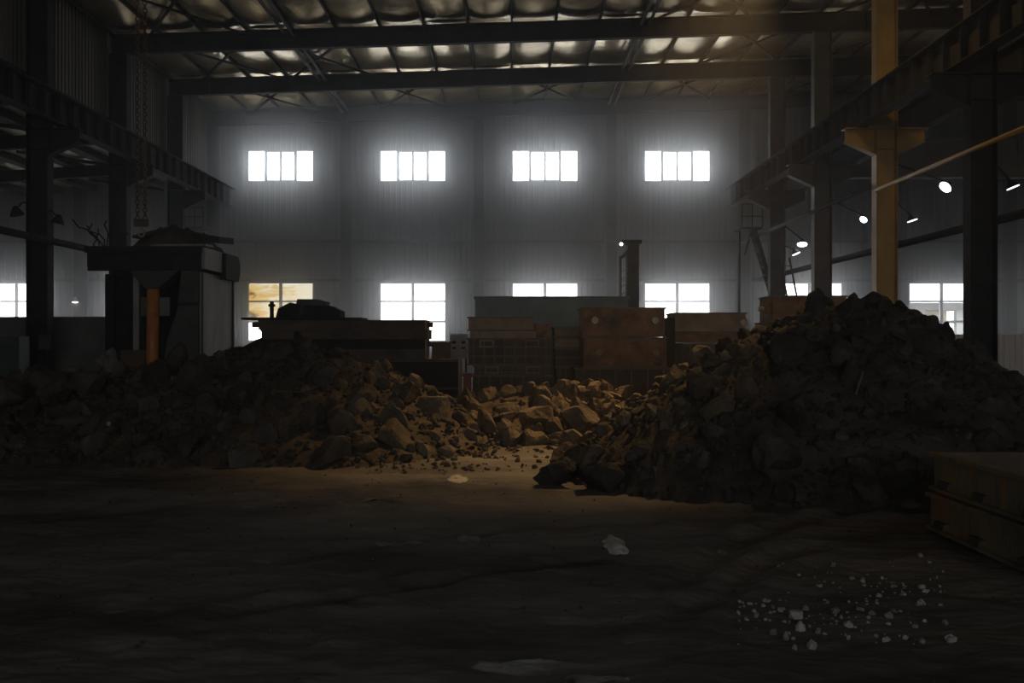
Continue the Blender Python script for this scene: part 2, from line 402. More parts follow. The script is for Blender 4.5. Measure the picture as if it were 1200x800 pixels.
# bracing rods and tie tubes between the beams
def brace(xa, xb, y0, y1):
    for p, q in (((xa, y0), (xb, y1)), ((xb, y0), (xa, y1))):
        dz = 0.0 if p[0] == xa else 0.07
        MB().bar((p[0], p[1], ZB(p[0]) + 0.50 + dz), (q[0], q[1], ZB(q[0]) + 0.50 + dz), 0.09, 0.06).build('bracing_rod', 'blackened_steel', ceiling)
for c in (-10.2, -4.4, 1.6, 7.4, 13.2): brace(c - 1.5, c + 1.5, YW - 5.8, YW - 0.3)
for c in (-10.6, -7.0, 9.0, 13.5): brace(c - 1.6, c + 1.6, YW - 11.8, YW - 6.2)
for c in (-10.6, 6.5, 12.5): brace(c - 1.6, c + 1.6, YW - 17.8, YW - 12.2)
for xt in (-7.5, 4.5):
    for b in range(3):
        for d in (-0.14, 0.14):
            MB().tube((xt + d, YW - 6 * b - 5.85, ZB(xt) + 0.42), (xt + d, YW - 6 * b - 0.15, ZB(xt) + 0.42), 0.06, 8).build('tie_tube', 'grey_steel', ceiling)
# roof beams
BEAM_L = {0: 'deep steel roof beam right against the far wall above the high windows',
          1: 'deep steel roof beam crossing under the roof, second from the far wall',
          2: 'deep steel roof beam crossing the top of the view, third from the far wall',
          3: 'deep steel roof beam overhead, fourth from the far wall',
          4: 'deep steel roof beam overhead that the rusty chain hangs from'}
for k in range(5):
    y = YW - 6 * k - (0.32 if k == 0 else 0); x0, x1 = XL - 0.3, 29.5
    r = thing('roof_beam', BEAM_L[k], 'roof beam', (0, y, 0), group='roof beams')
    def sk(ya, yb, d0, d1):
        return MB().hexa([(x0, ya, ZB(x0) + d0), (x1, ya, ZB(x1) + d0), (x1, yb, ZB(x1) + d0), (x0, yb, ZB(x0) + d0)],
                         [(x0, ya, ZB(x0) + d1), (x1, ya, ZB(x1) + d1), (x1, yb, ZB(x1) + d1), (x0, yb, ZB(x0) + d1)])
    sk(-0.13, 0.13, 0, 0.025).build('bottom_flange', 'blackened_steel', r)
    sk(-0.13, 0.13, 0.625, 0.65).build('top_flange', 'blackened_steel', r)
    sk(-0.01, 0.01, 0.025, 0.625).build('web', 'blackened_steel', r)
    for x in range(-12, 29, 3):
        MB().box(x - 0.008, x + 0.008, -0.12, -0.01, ZB(x) + 0.025, ZB(x) + 0.62).build('stiffener', 'blackened_steel', r)
# low roof over the aisle beyond the left columns
aisle = struct('ceiling_aisle')
def ZA(x): return 8.75 + 0.06 * (x - XL)
MB().hexa([(-26, 12, ZA(-26) + .27), (XL - 0.55, 12, ZA(XL) + .27), (XL - 0.55, YW, ZA(XL) + .27), (-26, YW, ZA(-26) + .27)],
          [(-26, 12, ZA(-26) + .4), (XL - 0.55, 12, ZA(XL) + .4), (XL - 0.55, YW, ZA(XL) + .4), (-26, YW, ZA(-26) + .4)]).build('roof_deck', 'pale_insulation', aisle)
for i in range(8):
    x = XL - 1.2 - 1.5 * i
    MB().box(x - 0.22, x + 0.22, 14, YW - 0.1, ZA(x), ZA(x) + 0.24).build('purlin', 'blackened_steel', aisle)
for y in YC[:4]:
    MB().hexa([(-26, y - .12, ZA(-26) - .45), (XL - .6, y - .12, ZA(XL) - .45), (XL - .6, y + .12, ZA(XL) - .45), (-26, y + .12, ZA(-26) - .45)],
              [(-26, y - .12, ZA(-26) - .01), (XL - .6, y - .12, ZA(XL) - .01), (XL - .6, y + .12, ZA(XL) - .01), (-26, y + .12, ZA(-26) - .01)]).build('rafter', 'blackened_steel', aisle)
    MB().bar((XL - .5, y, 7.6), (XL - 3.5, y, ZA(XL - 3.5) - .5), 0.1, 0.1).build('knee_brace', 'blackened_steel', aisle)

# ------------------------------------------------------------------ crane columns
COLN = {('L', 1): ('blackened steel column by the far wall beneath the dark overhanging girder end, hopper side', 'blackened_steel'),
        ('L', 2): ('blackened steel column standing just behind the hopper machine', 'blackened_steel'),
        ('L', 3): ('black steel column carrying two unlit gooseneck lamps', 'blackened_steel'),
        ('L', 4): ('black steel column on the hopper side, closest to the camera', 'blackened_steel'),
        ('R', 1): ('dark steel column behind the steep ladder, nearest the far wall', 'grey_steel'),
        ('R', 2): ('brown steel column rising behind the rusty box with a side pipe', 'brown_paint'),
        ('R', 3): ('yellow painted steel column with a bracket under the crane girder', 'yellow_paint'),
        ('R', 4): ('black steel column beside the large clear window, near frame edge', 'blackened_steel')}
for (sd, k), (lab, m) in COLN.items():
    x = XL if sd == 'L' else XR; y = YW - 6 * k; s = 1 if sd == 'L' else -1; zt = ZB(x) - 0.01
    if sd == 'L' and k == 4: continue
    r = thing('steel_column', lab, 'column', (x, y, 0), group='crane columns')
    MB().box(-0.30, -0.275, -0.2, 0.2, 0.03, zt).build('flange', m, r)
    MB().box(0.275, 0.30, -0.2, 0.2, 0.03, zt).build('flange', m, r)
    MB().box(-0.275, 0.275, -0.012, 0.012, 0.03, zt).build('web', m, r)
    MB().box(-0.42, 0.42, -0.32, 0.32, -0.05, 0.03).build('base_plate', 'dark_rust', r)
    for s in ((1,) if sd == 'L' else (-1, 1)):
        b = MB().prism([(s * 0.30, 6.85), (s * 0.30, 7.56), (s * 1.12, 7.56), (s * 1.12, 7.22)], 'y', -0.012, 0.012).build('bracket', m, r)
        MB().box(*sorted((s * 0.30, s * 1.16)), -0.2, 0.2, 7.56, 7.59).build('bracket_plate', m, b)
        MB().hexa([(s * .30, -.17, 6.83), (s * 1.12, -.17, 7.20), (s * 1.12, .17, 7.20), (s * .30, .17, 6.83)],
                  [(s * .30, -.17, 6.85), (s * 1.12, -.17, 7.22), (s * 1.12, .17, 7.22), (s * .30, .17, 6.85)]).build('bracket_plate', m, b)
    for zz in (7.0, 7.57):
        MB().box(-0.27, 0.27, -0.19, -0.012, zz, zz + 0.02).build('stiffener', m, r)
# crane girders with rails
for sd, xg, lab in (('L', XL + 0.72, 'black crane girder with open stiffened web along the hopper side'), ('R', XR - 0.72, 'black crane girder running over the dark soil heap to the far wall')):
    y0, y1 = 13.0, YW - 0.75
    r = thing('crane_girder', lab, 'crane girder', (xg, y0, 7.6), group='crane girders'); L = y1 - y0
    MB().box(-0.17, 0.17, 0, L, 0, 0.025).build('bottom_flange', 'blackened_steel', r)
    MB().box(-0.24, 0.24, 0, L, 0.775, 0.80).build('top_flange', 'blackened_steel', r)
    MB().box(-0.01, 0.01, 0, L, 0.025, 0.775).build('web', 'blackened_steel', r)
    MB().box(-0.045, 0.045, 0, L, 0.80, 0.90).build('rail', 'rail_steel', r)
    j = 0.4
    sm = MB().box(-0.16, -0.01, -0.008, 0.008, 0.025, 0.775).box(0.01, 0.16, -0.008, 0.008, 0.025, 0.775).mesh('stiffener', 'blackened_steel')
    while j < L: put('stiffener', sm, r, (0, j, 0)); j += 0.9
    s = -1 if sd == 'L' else 1
# ties along the column lines
def tie(name, lab, x, z, m, y0, y1, r=0.07, cat='tie bar', g=None):
    o = MB().tube((x, y0, z), (x, y1, z), r, 8).build(name, m, smooth=True); tag(o, lab, cat, g)
tie('tie_bar', 'yellow handrail pipe running from the black column to the yellow column', XR - 0.335, EYE + 0.416 * (XR - 0.33), 'yellow_paint', 18.0, 29.2, 0.06)
tie('tie_bar', 'dark upper tie pipe between the far columns beside the girder', XR - 0.37, EYE + 0.416 * XR, 'grey_steel', 29.6, YW - 0.5, 0.07)
tie('tie_bar', 'dark lower tie beam along the columns above the clear windows', XR + 0.40, EYE + 0.250 * (XR + .4), 'blackened_steel', 18.0, YW - 0.5, 0.10)
tie('tie_bar', 'dark tie beam passing the black column under the gooseneck lamps', XL + 0.42, EYE + 0.216 * 13.0, 'blackened_steel', 20.0, YW - 0.5, 0.10)

# overhead crane parked in the neighbouring span
r = thing('overhead_crane', 'dark overhead crane bridge parked beyond the columns above the hanging lamps', 'overhead crane', (XR + 1.1, 43.6, 8.42))
MB().box(0.2, 17.5, -0.25, 0.25, 0.0, 1.6).build('bridge_girder', 'brown_paint', r)
MB().box(-0.25, 0.25, -1.6, 1.0, 0.08, 0.60).build('end_truck', 'blackened_steel', r)
for yy in (-1.2, 0.6): MB().tube((-0.12, yy, 0.15), (0.12, yy, 0.15), 0.15, 14).build('wheel', 'grey_steel', r)
for i in range(10): MB().box(0.9 + i * 1.7, 0.92 + i * 1.7, -0.29, -0.25, 0.05, 1.55).build('stiffener', 'brown_paint', r)
# the rail it runs on
r = thing('crane_girder', 'second crane girder behind the columns that carries the parked crane', 'crane girder', (XR + 1.1, 13, 7.6), group='crane girders')
MB().box(-0.17, 0.17, 0, 33.5, 0, 0.025).build('bottom_flange', 'blackened_steel', r)
MB().box(-0.2, 0.2, 0, 33.5, 0.775, 0.8).build('top_flange', 'blackened_steel', r)
MB().box(-0.01, 0.01, 0, 33.5, 0.025, 0.775).build('web', 'blackened_steel', r)

# ------------------------------------------------------------------ lamps
def lamp_shade(parent, c, axis, r, h, m, name='lamp_shade', n=16):
    """open cone: c is the centre of the mouth, axis points out of the mouth."""
    ax = Vector(axis).normalized(); c = Vector(c)
    return MB().tube(c, c - ax * h, r, n, r * 0.28).build(name, m, parent)
def lit_lamp(lab, px, py, Y, axis, arm_to, r, glow, m='blackened_steel'):
    c = Vector((PX(px, Y), Y, PZ(py, Y))); ax = Vector(axis).normalized()
    root = thing('high_bay_lamp', lab, 'lamp', tuple(c), group='lit lamps beyond the columns')
    lamp_shade(root, (0, 0, 0), ax, r, r * 1.1, m)
    MB().tube(ax * 0.004, ax * 0.02, r * 0.93, 16).build('lit_disc', glow, root)
    a = Vector(arm_to) - c
    MB().tube(-ax * r * 1.0, a, 0.03, 6).build('arm', m, root)
XO = XR + 0.30
lit_lamp('round cool-white lamp beside the black column, highest of the row', 1108, 219, 29.4, (-0.70, -0.30, -0.65), (XO, 29.4, 6.6), 0.18, 'cool_lamp_glow')
lit_lamp('round cool-white lamp shining beside the yellow column', 1012, 257, 35.4, (-0.6, -0.45, -0.65), (XO, 35.4, 6.4), 0.13, 'cool_lamp_glow')
lit_lamp('round cool-white lamp between the two far dark columns', 940, 286, 41.4, (-0.1, -0.35, -0.93), (XO, 41.4, 6.2), 0.20, 'cool_lamp_glow')
lit_lamp('tilted lamp seen edge-on right of the black column', 1187, 219, 23.4, (0.36, -0.10, -0.92), (XO, 23.4, 5.6), 0.15, 'cool_lamp_edge')
lit_lamp('tilted lamp seen edge-on right of the yellow column', 1069, 258, 29.4, (0.30, -0.08, -0.95), (XO, 29.4, 5.6), 0.15, 'cool_lamp_edge')
lit_lamp('small tilted lamp just below the round far lamp', 933, 297, 41.4, (0.36, -0.14, -0.92), (XO, 41.4, 5.4), 0.18, 'cool_lamp_edge')
# unlit gooseneck lamps on the black column
for px, py, s, lab in ((20, 247, -1, 'unlit gooseneck lamp on the window side of the black column'), (67, 257, 1, 'unlit gooseneck lamp on the hopper side of the black column')):
    Y = 29.2; c = Vector((PX(px, Y), Y, PZ(py, Y)))
    root = thing('gooseneck_lamp', lab, 'lamp', tuple(c), group='unlit gooseneck lamps')
    lamp_shade(root, (0, 0, -0.12), (s * -0.25, 0, -1), 0.20, 0.26, 'blackened_steel')
    xe = XL + s * 0.30 - c.x
    MB().tube((-0.04 * s, 0, 0.12), (-s * 0.15, 0, 0.24), 0.022, 6).tube((-s * 0.15, 0, 0.24), (xe, 0.05, 0.22), 0.022, 6).build('arm', 'blackened_steel', root)
Y = 46.9; c = (PX(88, Y), Y, PZ(352, Y))
root = thing('wall_lamp', 'tiny bright lamp on the pale wall behind the hopper', 'lamp', c)
MB().tube((0, 0, -0.06), (0, 0, 0.16), 0.15, 12, 0.04).build('lamp_shade', 'pale_grey_paint', root)
MB().tube((0, 0, -0.10), (0, 0, -0.06), 0.10, 12, 0.12).build('bulb', 'small_lamp_glow', root)
MB().tube((0, 0, 0.16), (0, 0.47, 0.3), 0.025, 6).build('arm', 'grey_steel', root)
# sodium lamps added above the top of the view for warm light
def sodium(lab, loc, aim, kind, energy, top):
    root = thing('added_sodium_lamp', lab, 'lamp', loc)
    ax = (Vector(aim) - Vector(loc)).normalized(); q = Vector((0, 0, -1)).rotation_difference(ax)
    g = MB(); n = 20
    for (rr, zz) in ((0.34, -0.05), (0.30, 0.10), (0.16, 0.24), (0.10, 0.30)):
        for i in range(n): g.v.append(tuple(q @ Vector((rr * math.cos(2 * math.pi * i / n), rr * math.sin(2 * math.pi * i / n), zz))))
    for j in range(3):
        for i in range(n): g.f.append((j * n + i, j * n + (i + 1) % n, (j + 1) * n + (i + 1) % n, (j + 1) * n + i))
    g.f.append(tuple(range(3 * n, 4 * n)))
    g.build('reflector', 'grey_steel', root, smooth=True)
    MB().tube(q @ Vector((0, 0, 0.30)), q @ Vector((0, 0, 0.55)), 0.11, 12).build('ballast_housing', 'grey_steel', root)
    MB().tube(q @ Vector((0, 0, 0.50)), (0, 0, top - loc[2]), 0.02, 6).build('hanger', 'blackened_steel', root)
    MB().tube(q @ Vector((0, 0, 0.06)), q @ Vector((0, 0, 0.26)), 0.05, 10).build('bulb', 'added_sodium_glow', root, smooth=True)
    ld = bpy.data.lights.new('added_sodium_light', kind); ld.color = (1.0, 0.60, 0.24); ld.energy = energy; ld.shadow_soft_size = 0.08
    if kind == 'SPOT': ld.spot_size = math.radians(40); ld.spot_blend = 1.0
    lo = bpy.data.objects.new('added_sodium_light', ld); COL.objects.link(lo); lo.parent = root
    lo.location = ax * 0.06; lo.rotation_euler = q.to_euler()
sodium('warm sodium lamp added out of view above the boulders to light them', (5.4, 23.3, 11.2), (1.75, 16.6, 0.4), 'SPOT', ADDED_SPOT, ZB(5.4))
sodium('warm sodium lamp added out of view to light the yellow column', (7.6, 23.4, 10.4), (7.6, 23.4, 0), 'POINT', ADDED_SODIUM, ZB(7.6))

# ------------------------------------------------------------------ chain hoist
CX, CY = PX(165.5, 23.4), 23.4
zh = PZ(262, CY); zt = ZB(CX)
root = thing('chain_hoist', 'rusty double lifting chain with a hook hanging by the hopper', 'chain hoist', (CX, CY, zh))
def link_chain(x, z0, z1, name):
    g = MB(); p = 0.105; z = z0; i = 0
    while z < z1:
        a = 0.04; r = 0.013
        dx, dy = (1, 0) if i % 2 == 0 else (0, 1)
        pts = [(a, 0.0), (a, 0.055), (0, 0.085), (-a, 0.055), (-a, 0.0), (0, -0.03)]
        for k in range(6):
            u, w = pts[k], pts[(k + 1) % 6]
            g.tube((x + dx * u[0], dy * u[0], z + u[1]), (x + dx * w[0], dy * w[0], z + w[1]), r, 5)
        z += p * 0.85; i += 1
    o = g.build(name, 'chain_rust', root); o['kind'] = 'stuff'
link_chain(-0.085, 0.10, zt - zh, 'chain'); link_chain(0.085, 0.10, zt - zh, 'chain')
MB().box(-0.15, 0.15, -0.06, 0.06, -0.06, 0.10).build('hook_block', 'dark_rust', root)
g = MB(); pr = None
for i in range(11):
    t = math.radians(90 - i * 27); p = (0.075 * math.cos(t), 0, -0.20 + 0.09 * math.sin(t))
    if pr: g.tube(pr, p, 0.022, 6)
    pr = p
g.tube((0, 0, -0.06), (0, 0, -0.11), 0.025, 6)
g.build('hook', 'bare_metal', root)
MB().box(-0.2, 0.2, -0.2, 0.2, zt - zh - 0.1, zt - zh - 0.002).build('hoist_shackle', 'dark_rust', root)

# ------------------------------------------------------------------ hopper machine
HX, HY = -8.05, 24.0
def hx(px, Y=HY): return PX(px, Y) - HX
def hz(py, Y=HY): return PZ(py, Y)
root = thing('sand_hopper', 'dark dusty hopper machine with wide overhanging deck and orange pipe', 'hopper machine', (HX, HY, 0))
x0, x1 = hx(102), hx(235); z0, z1 = hz(317), hz(291)
d = MB().box(x0, x1, 0, 2.9, z0 + 0.1, z1).build('deck', 'blackened_steel', root)
MB().box(x0 - 0.04, x1 + 0.03, -0.05, 0.0, z1 - 0.1, z1 + 0.05).build('deck_lip', 'blackened_steel', d)
MB().box(x0, x1, 0.02, 0.12, z0, z0 + 0.1).build('deck_beam', 'blackened_steel', d)
MB().box(x1 + 0.005, x1 + 0.08, 0.05, 1.5, z0 + 0.05, z1 + 0.03).build('side_plate', 'dusty_sheet', d)
MB().prism([(1.55, z0 - 0.1), (2.75, z0 - 0.1), (2.9, z0 + 0.1), (2.9, z1 - 0.15), (2.7, z1 + 0.02), (1.55, z1 + 0.02)], 'x', x1 + 0.005, x1 + 0.16).build('side_housing', 'blackened_steel', d)
MB().hexa([(hx(168), 0.15, hz(338)), (hx(182), 0.15, hz(338)), (hx(182), 0.55, hz(338)), (hx(168), 0.55, hz(338))],
          [(hx(150), 0.05, z0), (hx(208), 0.05, z0), (hx(208), 1.1, z0), (hx(150), 1.1, z0)]).build('funnel', 'grey_steel', root)
MB().tube((hx(174), 0.33, hz(338)), (hx(173), 0.30, 0.0), 0.14, 16).build('down_pipe', 'orange_paint', root, smooth=True)
MB().box(hx(143), hx(150), 0.7, 0.84, 0.0, z0 + 0.1).build('post', 'dusty_sheet', root)
MB().box(hx(129), hx(133), 0.05, 0.13, 0, z0).build('post', 'blackened_steel', root)
MB().box(hx(131), hx(168), 0.55, 1.2, 0.0, hz(410)).build('plinth', 'dark_rust', root)
MB().box(hx(133), hx(172), 1.6, 1.64, hz(368), hz(345)).build('back_shelf', 'dusty_sheet', root)
MB().box(PX(124, HY + 2.8) - HX, x1 - .07, 2.75, 2.8, 0, z0 + 0.1).build('back_plate', 'blackened_steel', root)
MB().prism([(hx(184), 0.0), (hx(232), 0.0), (hx(232), z0 + 0.02), (hx(212), z0 + 0.02), (hx(207), hz(365)), (hx(196), hz(395))], 'y', 0.03, 0.09).build('front_gusset', 'grey_steel', root)
MB().box(hx(207), hx(232), -0.02, 0.03, hz(358), hz(354)).build('gusset_rib', 'blackened_steel', root)
sp = MB().box(x1 - 0.06, x1 - 0.02, 0.12, 2.85, 0.0, z0 - 0.02).build('side_panel', 'dusty_sheet', root)
for yy in (0.12, 2.78): MB().box(x1 - 0.02, x1 + 0.02, yy, yy + 0.06, 0, z0 - 0.02).build('panel_rib', 'grey_steel', sp)
# spilled sand on the deck
g = MB(); nx, ny = 30, 20
for j in range(ny + 1):
    for i in range(nx + 1):
        u = i / nx; v = j / ny; x = x0 + 0.9 + u * (x1 - x0 - 0.95); y = 0.05 + v * 2.7
        e = min(1, u * 5, (1 - u) * 5, v * 5, (1 - v) * 5)
        g.v.append((x, y, z1 + e * max(0.0, 0.30 + 0.22 * math.sin(u * 3) + 0.22 * fbm(u * 4, v * 4, 3))))
for j in range(ny):
    for i in range(nx): g.f.append((j * (nx + 1) + i, j * (nx + 1) + i + 1, (j + 1) * (nx + 1) + i + 1, (j + 1) * (nx + 1) + i))
o = g.build('sand_spill', 'heap_soil', None, (HX, HY, 0), smooth=True); tag(o, 'dark sand mound heaped on the hopper deck', 'sand mound', kind='stuff')
# warped plates lying over the sand
def slab(name, lab, cat, pts, t, m, loc=(0, 0, 0)):
    g = MB(); n = len(pts)
    g.v = [tuple(p) for p in pts] + [(p[0], p[1], p[2] + t) for p in pts]
    g.f = [tuple(range(n))[::-1], tuple(range(n, 2 * n))] + [(i, (i + 1) % n, n + (i + 1) % n, n + i) for i in range(n)]
    return tag(g.build(name, m, None, loc), lab, cat)
Yp = 25.0
slab('warped_plate', 'pale warped sheet lying across the front of the hopper deck', 'metal sheet',
     [(PX(178, 24.2), 24.1, z1 + .06), (PX(243, 24.2), 24.05, z1 + .06), (PX(246, 24.6), 24.9, z1 + .10), (PX(215, 24.6), 25.2, z1 + .16)], 0.05, 'dusty_sheet')
slab('warped_plate', 'dark thick slab overhanging the wall end of the hopper deck', 'metal slab',
     [(PX(200, Yp), 24.7, z1 + .38), (PX(240, Yp), 24.6, z1 + .24), (PX(258, Yp), 24.9, z1 + .20), (PX(262, Yp), 25.9, z1 + .26), (PX(215, Yp), 26.2, z1 + .40)], 0.16, 'blackened_steel')
slab('warped_plate', 'thin dark plate tilted on the hopper deck near the chain', 'metal sheet',
     [(PX(162, Yp), 24.6, z1 + .30), (PX(205, Yp), 24.5, z1 + .50), (PX(208, Yp), 25.4, z1 + .52), (PX(165, Yp), 25.5, z1 + .32)], 0.06, 'grey_steel')
root = thing('bent_wire_bundle', 'tangle of bent wires and rods on the deck corner near the window', 'wire bundle', (PX(122, HY + .4), HY + 0.4, z1 + 0.002))
rnd = random.Random(4)
for i in range(7):
    g = MB(); p = Vector((rnd.uniform(-.15, .15), rnd.uniform(-.1, .1), 0)); dx = rnd.uniform(-.12, .12)
    for k in range(5):
        q = p + Vector((dx + rnd.uniform(-.13, .13), rnd.uniform(-.1, .1), rnd.uniform(0.04, 0.2)))
        g.tube(p, q, 0.016, 5); p = q
    g.build('bent_wire', 'blackened_steel', root)

# ------------------------------------------------------------------ rusty moulding boxes
def flask(lab, px0, px1, py0, py1, Y, depth, m, cols=0, rows=0, knobs=(), zbot=None, cat='moulding box', lip=True, handles=(), knob_m='bare_metal', rib=0.035, group='moulding boxes', rz=0.0, seams=()):
    xa, xb = PX(px0, Y), PX(px1, Y); zb = PZ(py1, Y) if zbot is None else zbot; zt_ = PZ(py0, Y)
    w = xb - xa; h = zt_ - zb
    r = thing('moulding_box', lab, cat, ((xa + xb) / 2, Y, zb), rz, group=group)
    t = 0.05
    g = MB()
    g.box(-w / 2, w / 2, 0, t, 0, h).box(-w / 2, w / 2, depth - t, depth, 0, h).box(-w / 2, -w / 2 + t, t, depth - t, 0, h).box(w / 2 - t, w / 2, t, depth - t, 0, h)
    g.box(-w / 2 + t, w / 2 - t, t, depth - t, 0.0, 0.04).build('shell', m, r)
    if lip:
        for zz in (0.0, h - 0.035):
            g = MB().box(-w / 2 - 0.03, w / 2 + 0.03, -0.05, 0.0, zz, zz + 0.035); g.build('flange_lip', 'dusty_rust', r)
        MB().box(w / 2, w / 2 + 0.03, 0, depth, h - 0.035, h).build('flange_lip', m, r)
        MB().box(-w / 2 - 0.03, -w / 2, 0, depth, h - 0.035, h).build('flange_lip', m, r)
    for i in range(cols):
        x = -w / 2 + w * (i + 0.5) / cols
        MB().box(x - rib / 2, x + rib / 2, -0.045, 0, 0.035, h - 0.035).build('rib', 'dusty_rust', r)
    for j in range(rows):
        z = h * (j + 1) / (rows + 1)
        MB().box(-w / 2, w / 2, -0.035, 0, z - rib / 2, z + rib / 2).build('rib', 'dusty_rust', r)
    for u, v in knobs:
        k = MB().tube((w * u, 0, h * v), (w * u, -0.05, h * v), 0.15, 14).build('boss', m, r)
        MB().tube((w * u, -0.05, h * v), (w * u, -0.20, h * v), 0.075, 12).build('trunnion', knob_m, k)
    for u, v in handles:
        c = (w * u, h * v)
        g = MB().box(c[0] - .16, c[0] + .16, -0.14, -0.045, c[1] + .04, c[1] + .07).box(c[0] - .16, c[0] - .13, -0.14, -0.045, c[1] - .07, c[1] + .04).box(c[0] + .13, c[0] + .16, -0.14, -0.045, c[1] - .07, c[1] + .04).box(c[0] - .16, c[0] + .16, -0.14, -0.045, c[1] - .10, c[1] - .07)
        g.build('handle', 'pale_rust', r)
    for u in seams:
        MB().box(w * u - .02, w * u + .02, -0.012, 0, 0.04, h - 0.04).build('weld_strip', m, r)
    return r
# middle stack with gridded faces
Ya = 24.0
zc = [0.0, 0.52, PZ(427.5, Ya), PZ(394.5, Ya)]
flask('dark ribbed moulding box on the ground behind the boulders', 554, 646, 440, 470, Ya, 1.4, 'dark_rust', 7, 1, zbot=0.0)
flask('dark ribbed moulding box with square handles, second from the ground', 556, 645, 428.2, 460, Ya, 1.4, 'dark_rust', 7, 2, handles=((-0.27, .62), (.27, .62)), zbot=PZ(440, Ya) + 0.006)
flask('gridded moulding box with two pale square handles, under the plain tops', 549, 646, 396, 425, Ya, 1.45, 'dark_rust', 8, 2, handles=((-0.28, .82), (.27, .82)), zbot=PZ(428.2, Ya) + 0.006)
flask('low flat rusty box between gridded box and plain top box', 551, 628, 388, 396, Ya, 1.3, 'pale_rust', 0, 0, zbot=PZ(396, Ya) + 0.006, lip=False)
flask('plain brown box on top of the gridded stack', 549, 624, 371, 388, Ya, 1.3, 'pale_rust', 0, 0, zbot=PZ(388, Ya) + 0.006)
flask('small plain rusty box behind the gridded stack top', 627, 645, 379, 396, Ya + 0.1, 1.2, 'rust', zbot=PZ(396, Ya) + 0.012, lip=False)
# gap stack of thin pieces
flask('dark low moulding box squeezed between the two stacks', 652, 674, 430, 470, Ya, 1.2, 'dark_rust', 3, 0, zbot=0.0)
flask('rust-red block with a dark opening between the two stacks', 651, 681, 408, 430, Ya, 1.2, 'dark_rust', 0, 1, zbot=PZ(430, Ya) + 0.006)
flask('flat plate box with pale edge between the two stacks', 650, 682, 395, 408, Ya, 1.2, 'pale_rust', 0, 0, zbot=PZ(408, Ya) + 0.006)
flask('thin rusty tray topping the narrow pile between the stacks', 650, 683, 383, 395, Ya - .05, 1.2, 'pale_rust', 0, 0, zbot=PZ(395, Ya) + 0.006)
# big stack
Yb = 22.6
flask('dark panelled moulding box at the base of the tall rusty stack', 674, 787, 431, 470, Yb, 1.5, 'dark_rust', 6, 0, zbot=0.0)
flask('wide rusty moulding box with two bosses, middle of the tall stack', 684, 781, 395, 430, Yb, 1.4, 'rust', 0, 0, knobs=((-.33, .5), (.36, .5)), zbot=PZ(431, Yb) + 0.006, knob_m='pale_rust', seams=(-.18, .12))
flask('orange-brown moulding box with two shiny trunnions topping the tall stack', 683, 779, 360, 393, Yb, 1.4, 'rust', 0, 0, knobs=((-.36, .55), (.37, .55)), zbot=PZ(395, Yb) + 0.006, seams=(-.08, .17))
# right of it
Yd = 25.0
flask('dark low box under the long lipped tray', 800, 872, 402, 440, Yd, 1.4, 'dark_rust', 4, 0, zbot=0.0)
flask('long flat rusty tray with a bright lip below the plain brown box', 787, 892, 390, 402, Yd, 1.5, 'rust', 0, 0, zbot=PZ(402, Yd) + 0.006)
flask('plain brown box with one pale trunnion, beside the tall stack', 791, 874, 366, 388, Yd + .1, 1.3, 'pale_rust', 0, 0, knobs=((.44, .5),), zbot=PZ(390, Yd) + 0.006)
flask('dark narrow upright box in the gap beside the tall stack', 782, 791, 372, 440, Yd - .6, 0.6, 'blackened_steel', 0, 0, zbot=0.0, lip=False)
Ye = 24.0
flask('dark lower moulding box beneath the box with a side pipe', 900, 1010, 392, 440, Ye, 1.4, 'dark_rust', 5, 0, zbot=0.0)
flask('rusty lipped tray under the box with a side pipe', 903, 1000, 377, 392, Ye, 1.5, 'rust', zbot=PZ(392, Ye) + 0.006)
rr = flask('rusty box with a pipe stub on its side, behind the dark heap', 906, 992, 346, 376, Ye, 1.3, 'rust', 0, 0, zbot=PZ(377, Ye) + 0.006)
w_ = (PX(992, Ye) - PX(906, Ye))
MB().tube((-w_ / 2 + .02, 0.35, 0.32), (-w_ / 2 - 0.12, 0.35, 0.32), 0.14, 14).build('boss', 'rust', rr)
MB().tube((-w_ / 2 - .12, 0.35, 0.30), (-w_ / 2 - 0.26, 0.35, 0.30), 0.06, 12).build('pipe_stub', 'bare_metal', rr)

# ------------------------------------------------------------------ stacked beams, trough, scrap
Yk = 22.2; bx0, bx1 = PX(303, Yk), PX(499, Yk); L = bx1 - bx0; hb = 0.206
bm_ = {}
def ibeam(m):
    g = MB().box(0, L, 0, 0.9, 0, 0.03).box(0, L, 0, 0.9, hb - 0.035, hb - 0.0004).box(0, L, 0.10, 0.13, 0.03, hb - 0.035).box(0, L, 0.77, 0.80, 0.03, hb - 0.035)
    return g.mesh('steel_beam', m)
for m in ('dark_rust', 'blackened_steel'): bm_[m] = ibeam(m)
names = ['lowest', 'second lowest', 'third lowest', 'fourth from the ground', 'fifth from the ground', 'fifth from the top', 'fourth from the top', 'third from the top', 'second from the top', 'topmost']
for i in range(10):
    m = 'dark_rust' if i % 3 != 1 else 'blackened_steel'
    r = thing('steel_beam', 'long dark steel beam, %s of the stack behind the rock heap' % names[i], 'steel beam', (bx0 + random.uniform(-.03, .03) - (0.03 if i % 2 else 0), Yk + random.uniform(-.03, .03), i * hb), group='stacked steel beams')
    put('beam_section', bm_[m], r)
    if i > 5:
        MB().box(L, L + 0.03, 0.03, 0.87, 0.0, hb - 0.0004).build('end_plate', 'pale_rust', r)
    if i in (7, 9):
        MB().tube((L + 0.03, 0.2, hb * .5), (L + 0.16, 0.2, hb * .5), 0.055, 10).build('end_bolt', 'dark_rust', r)
        MB().tube((0, 0.2, hb * .5), (-0.16, 0.2, hb * .5), 0.06, 10).build('end_bolt', 'dark_rust', r)
zs = 10 * hb
xa, xb = PX(284, Yk), PX(424, Yk)
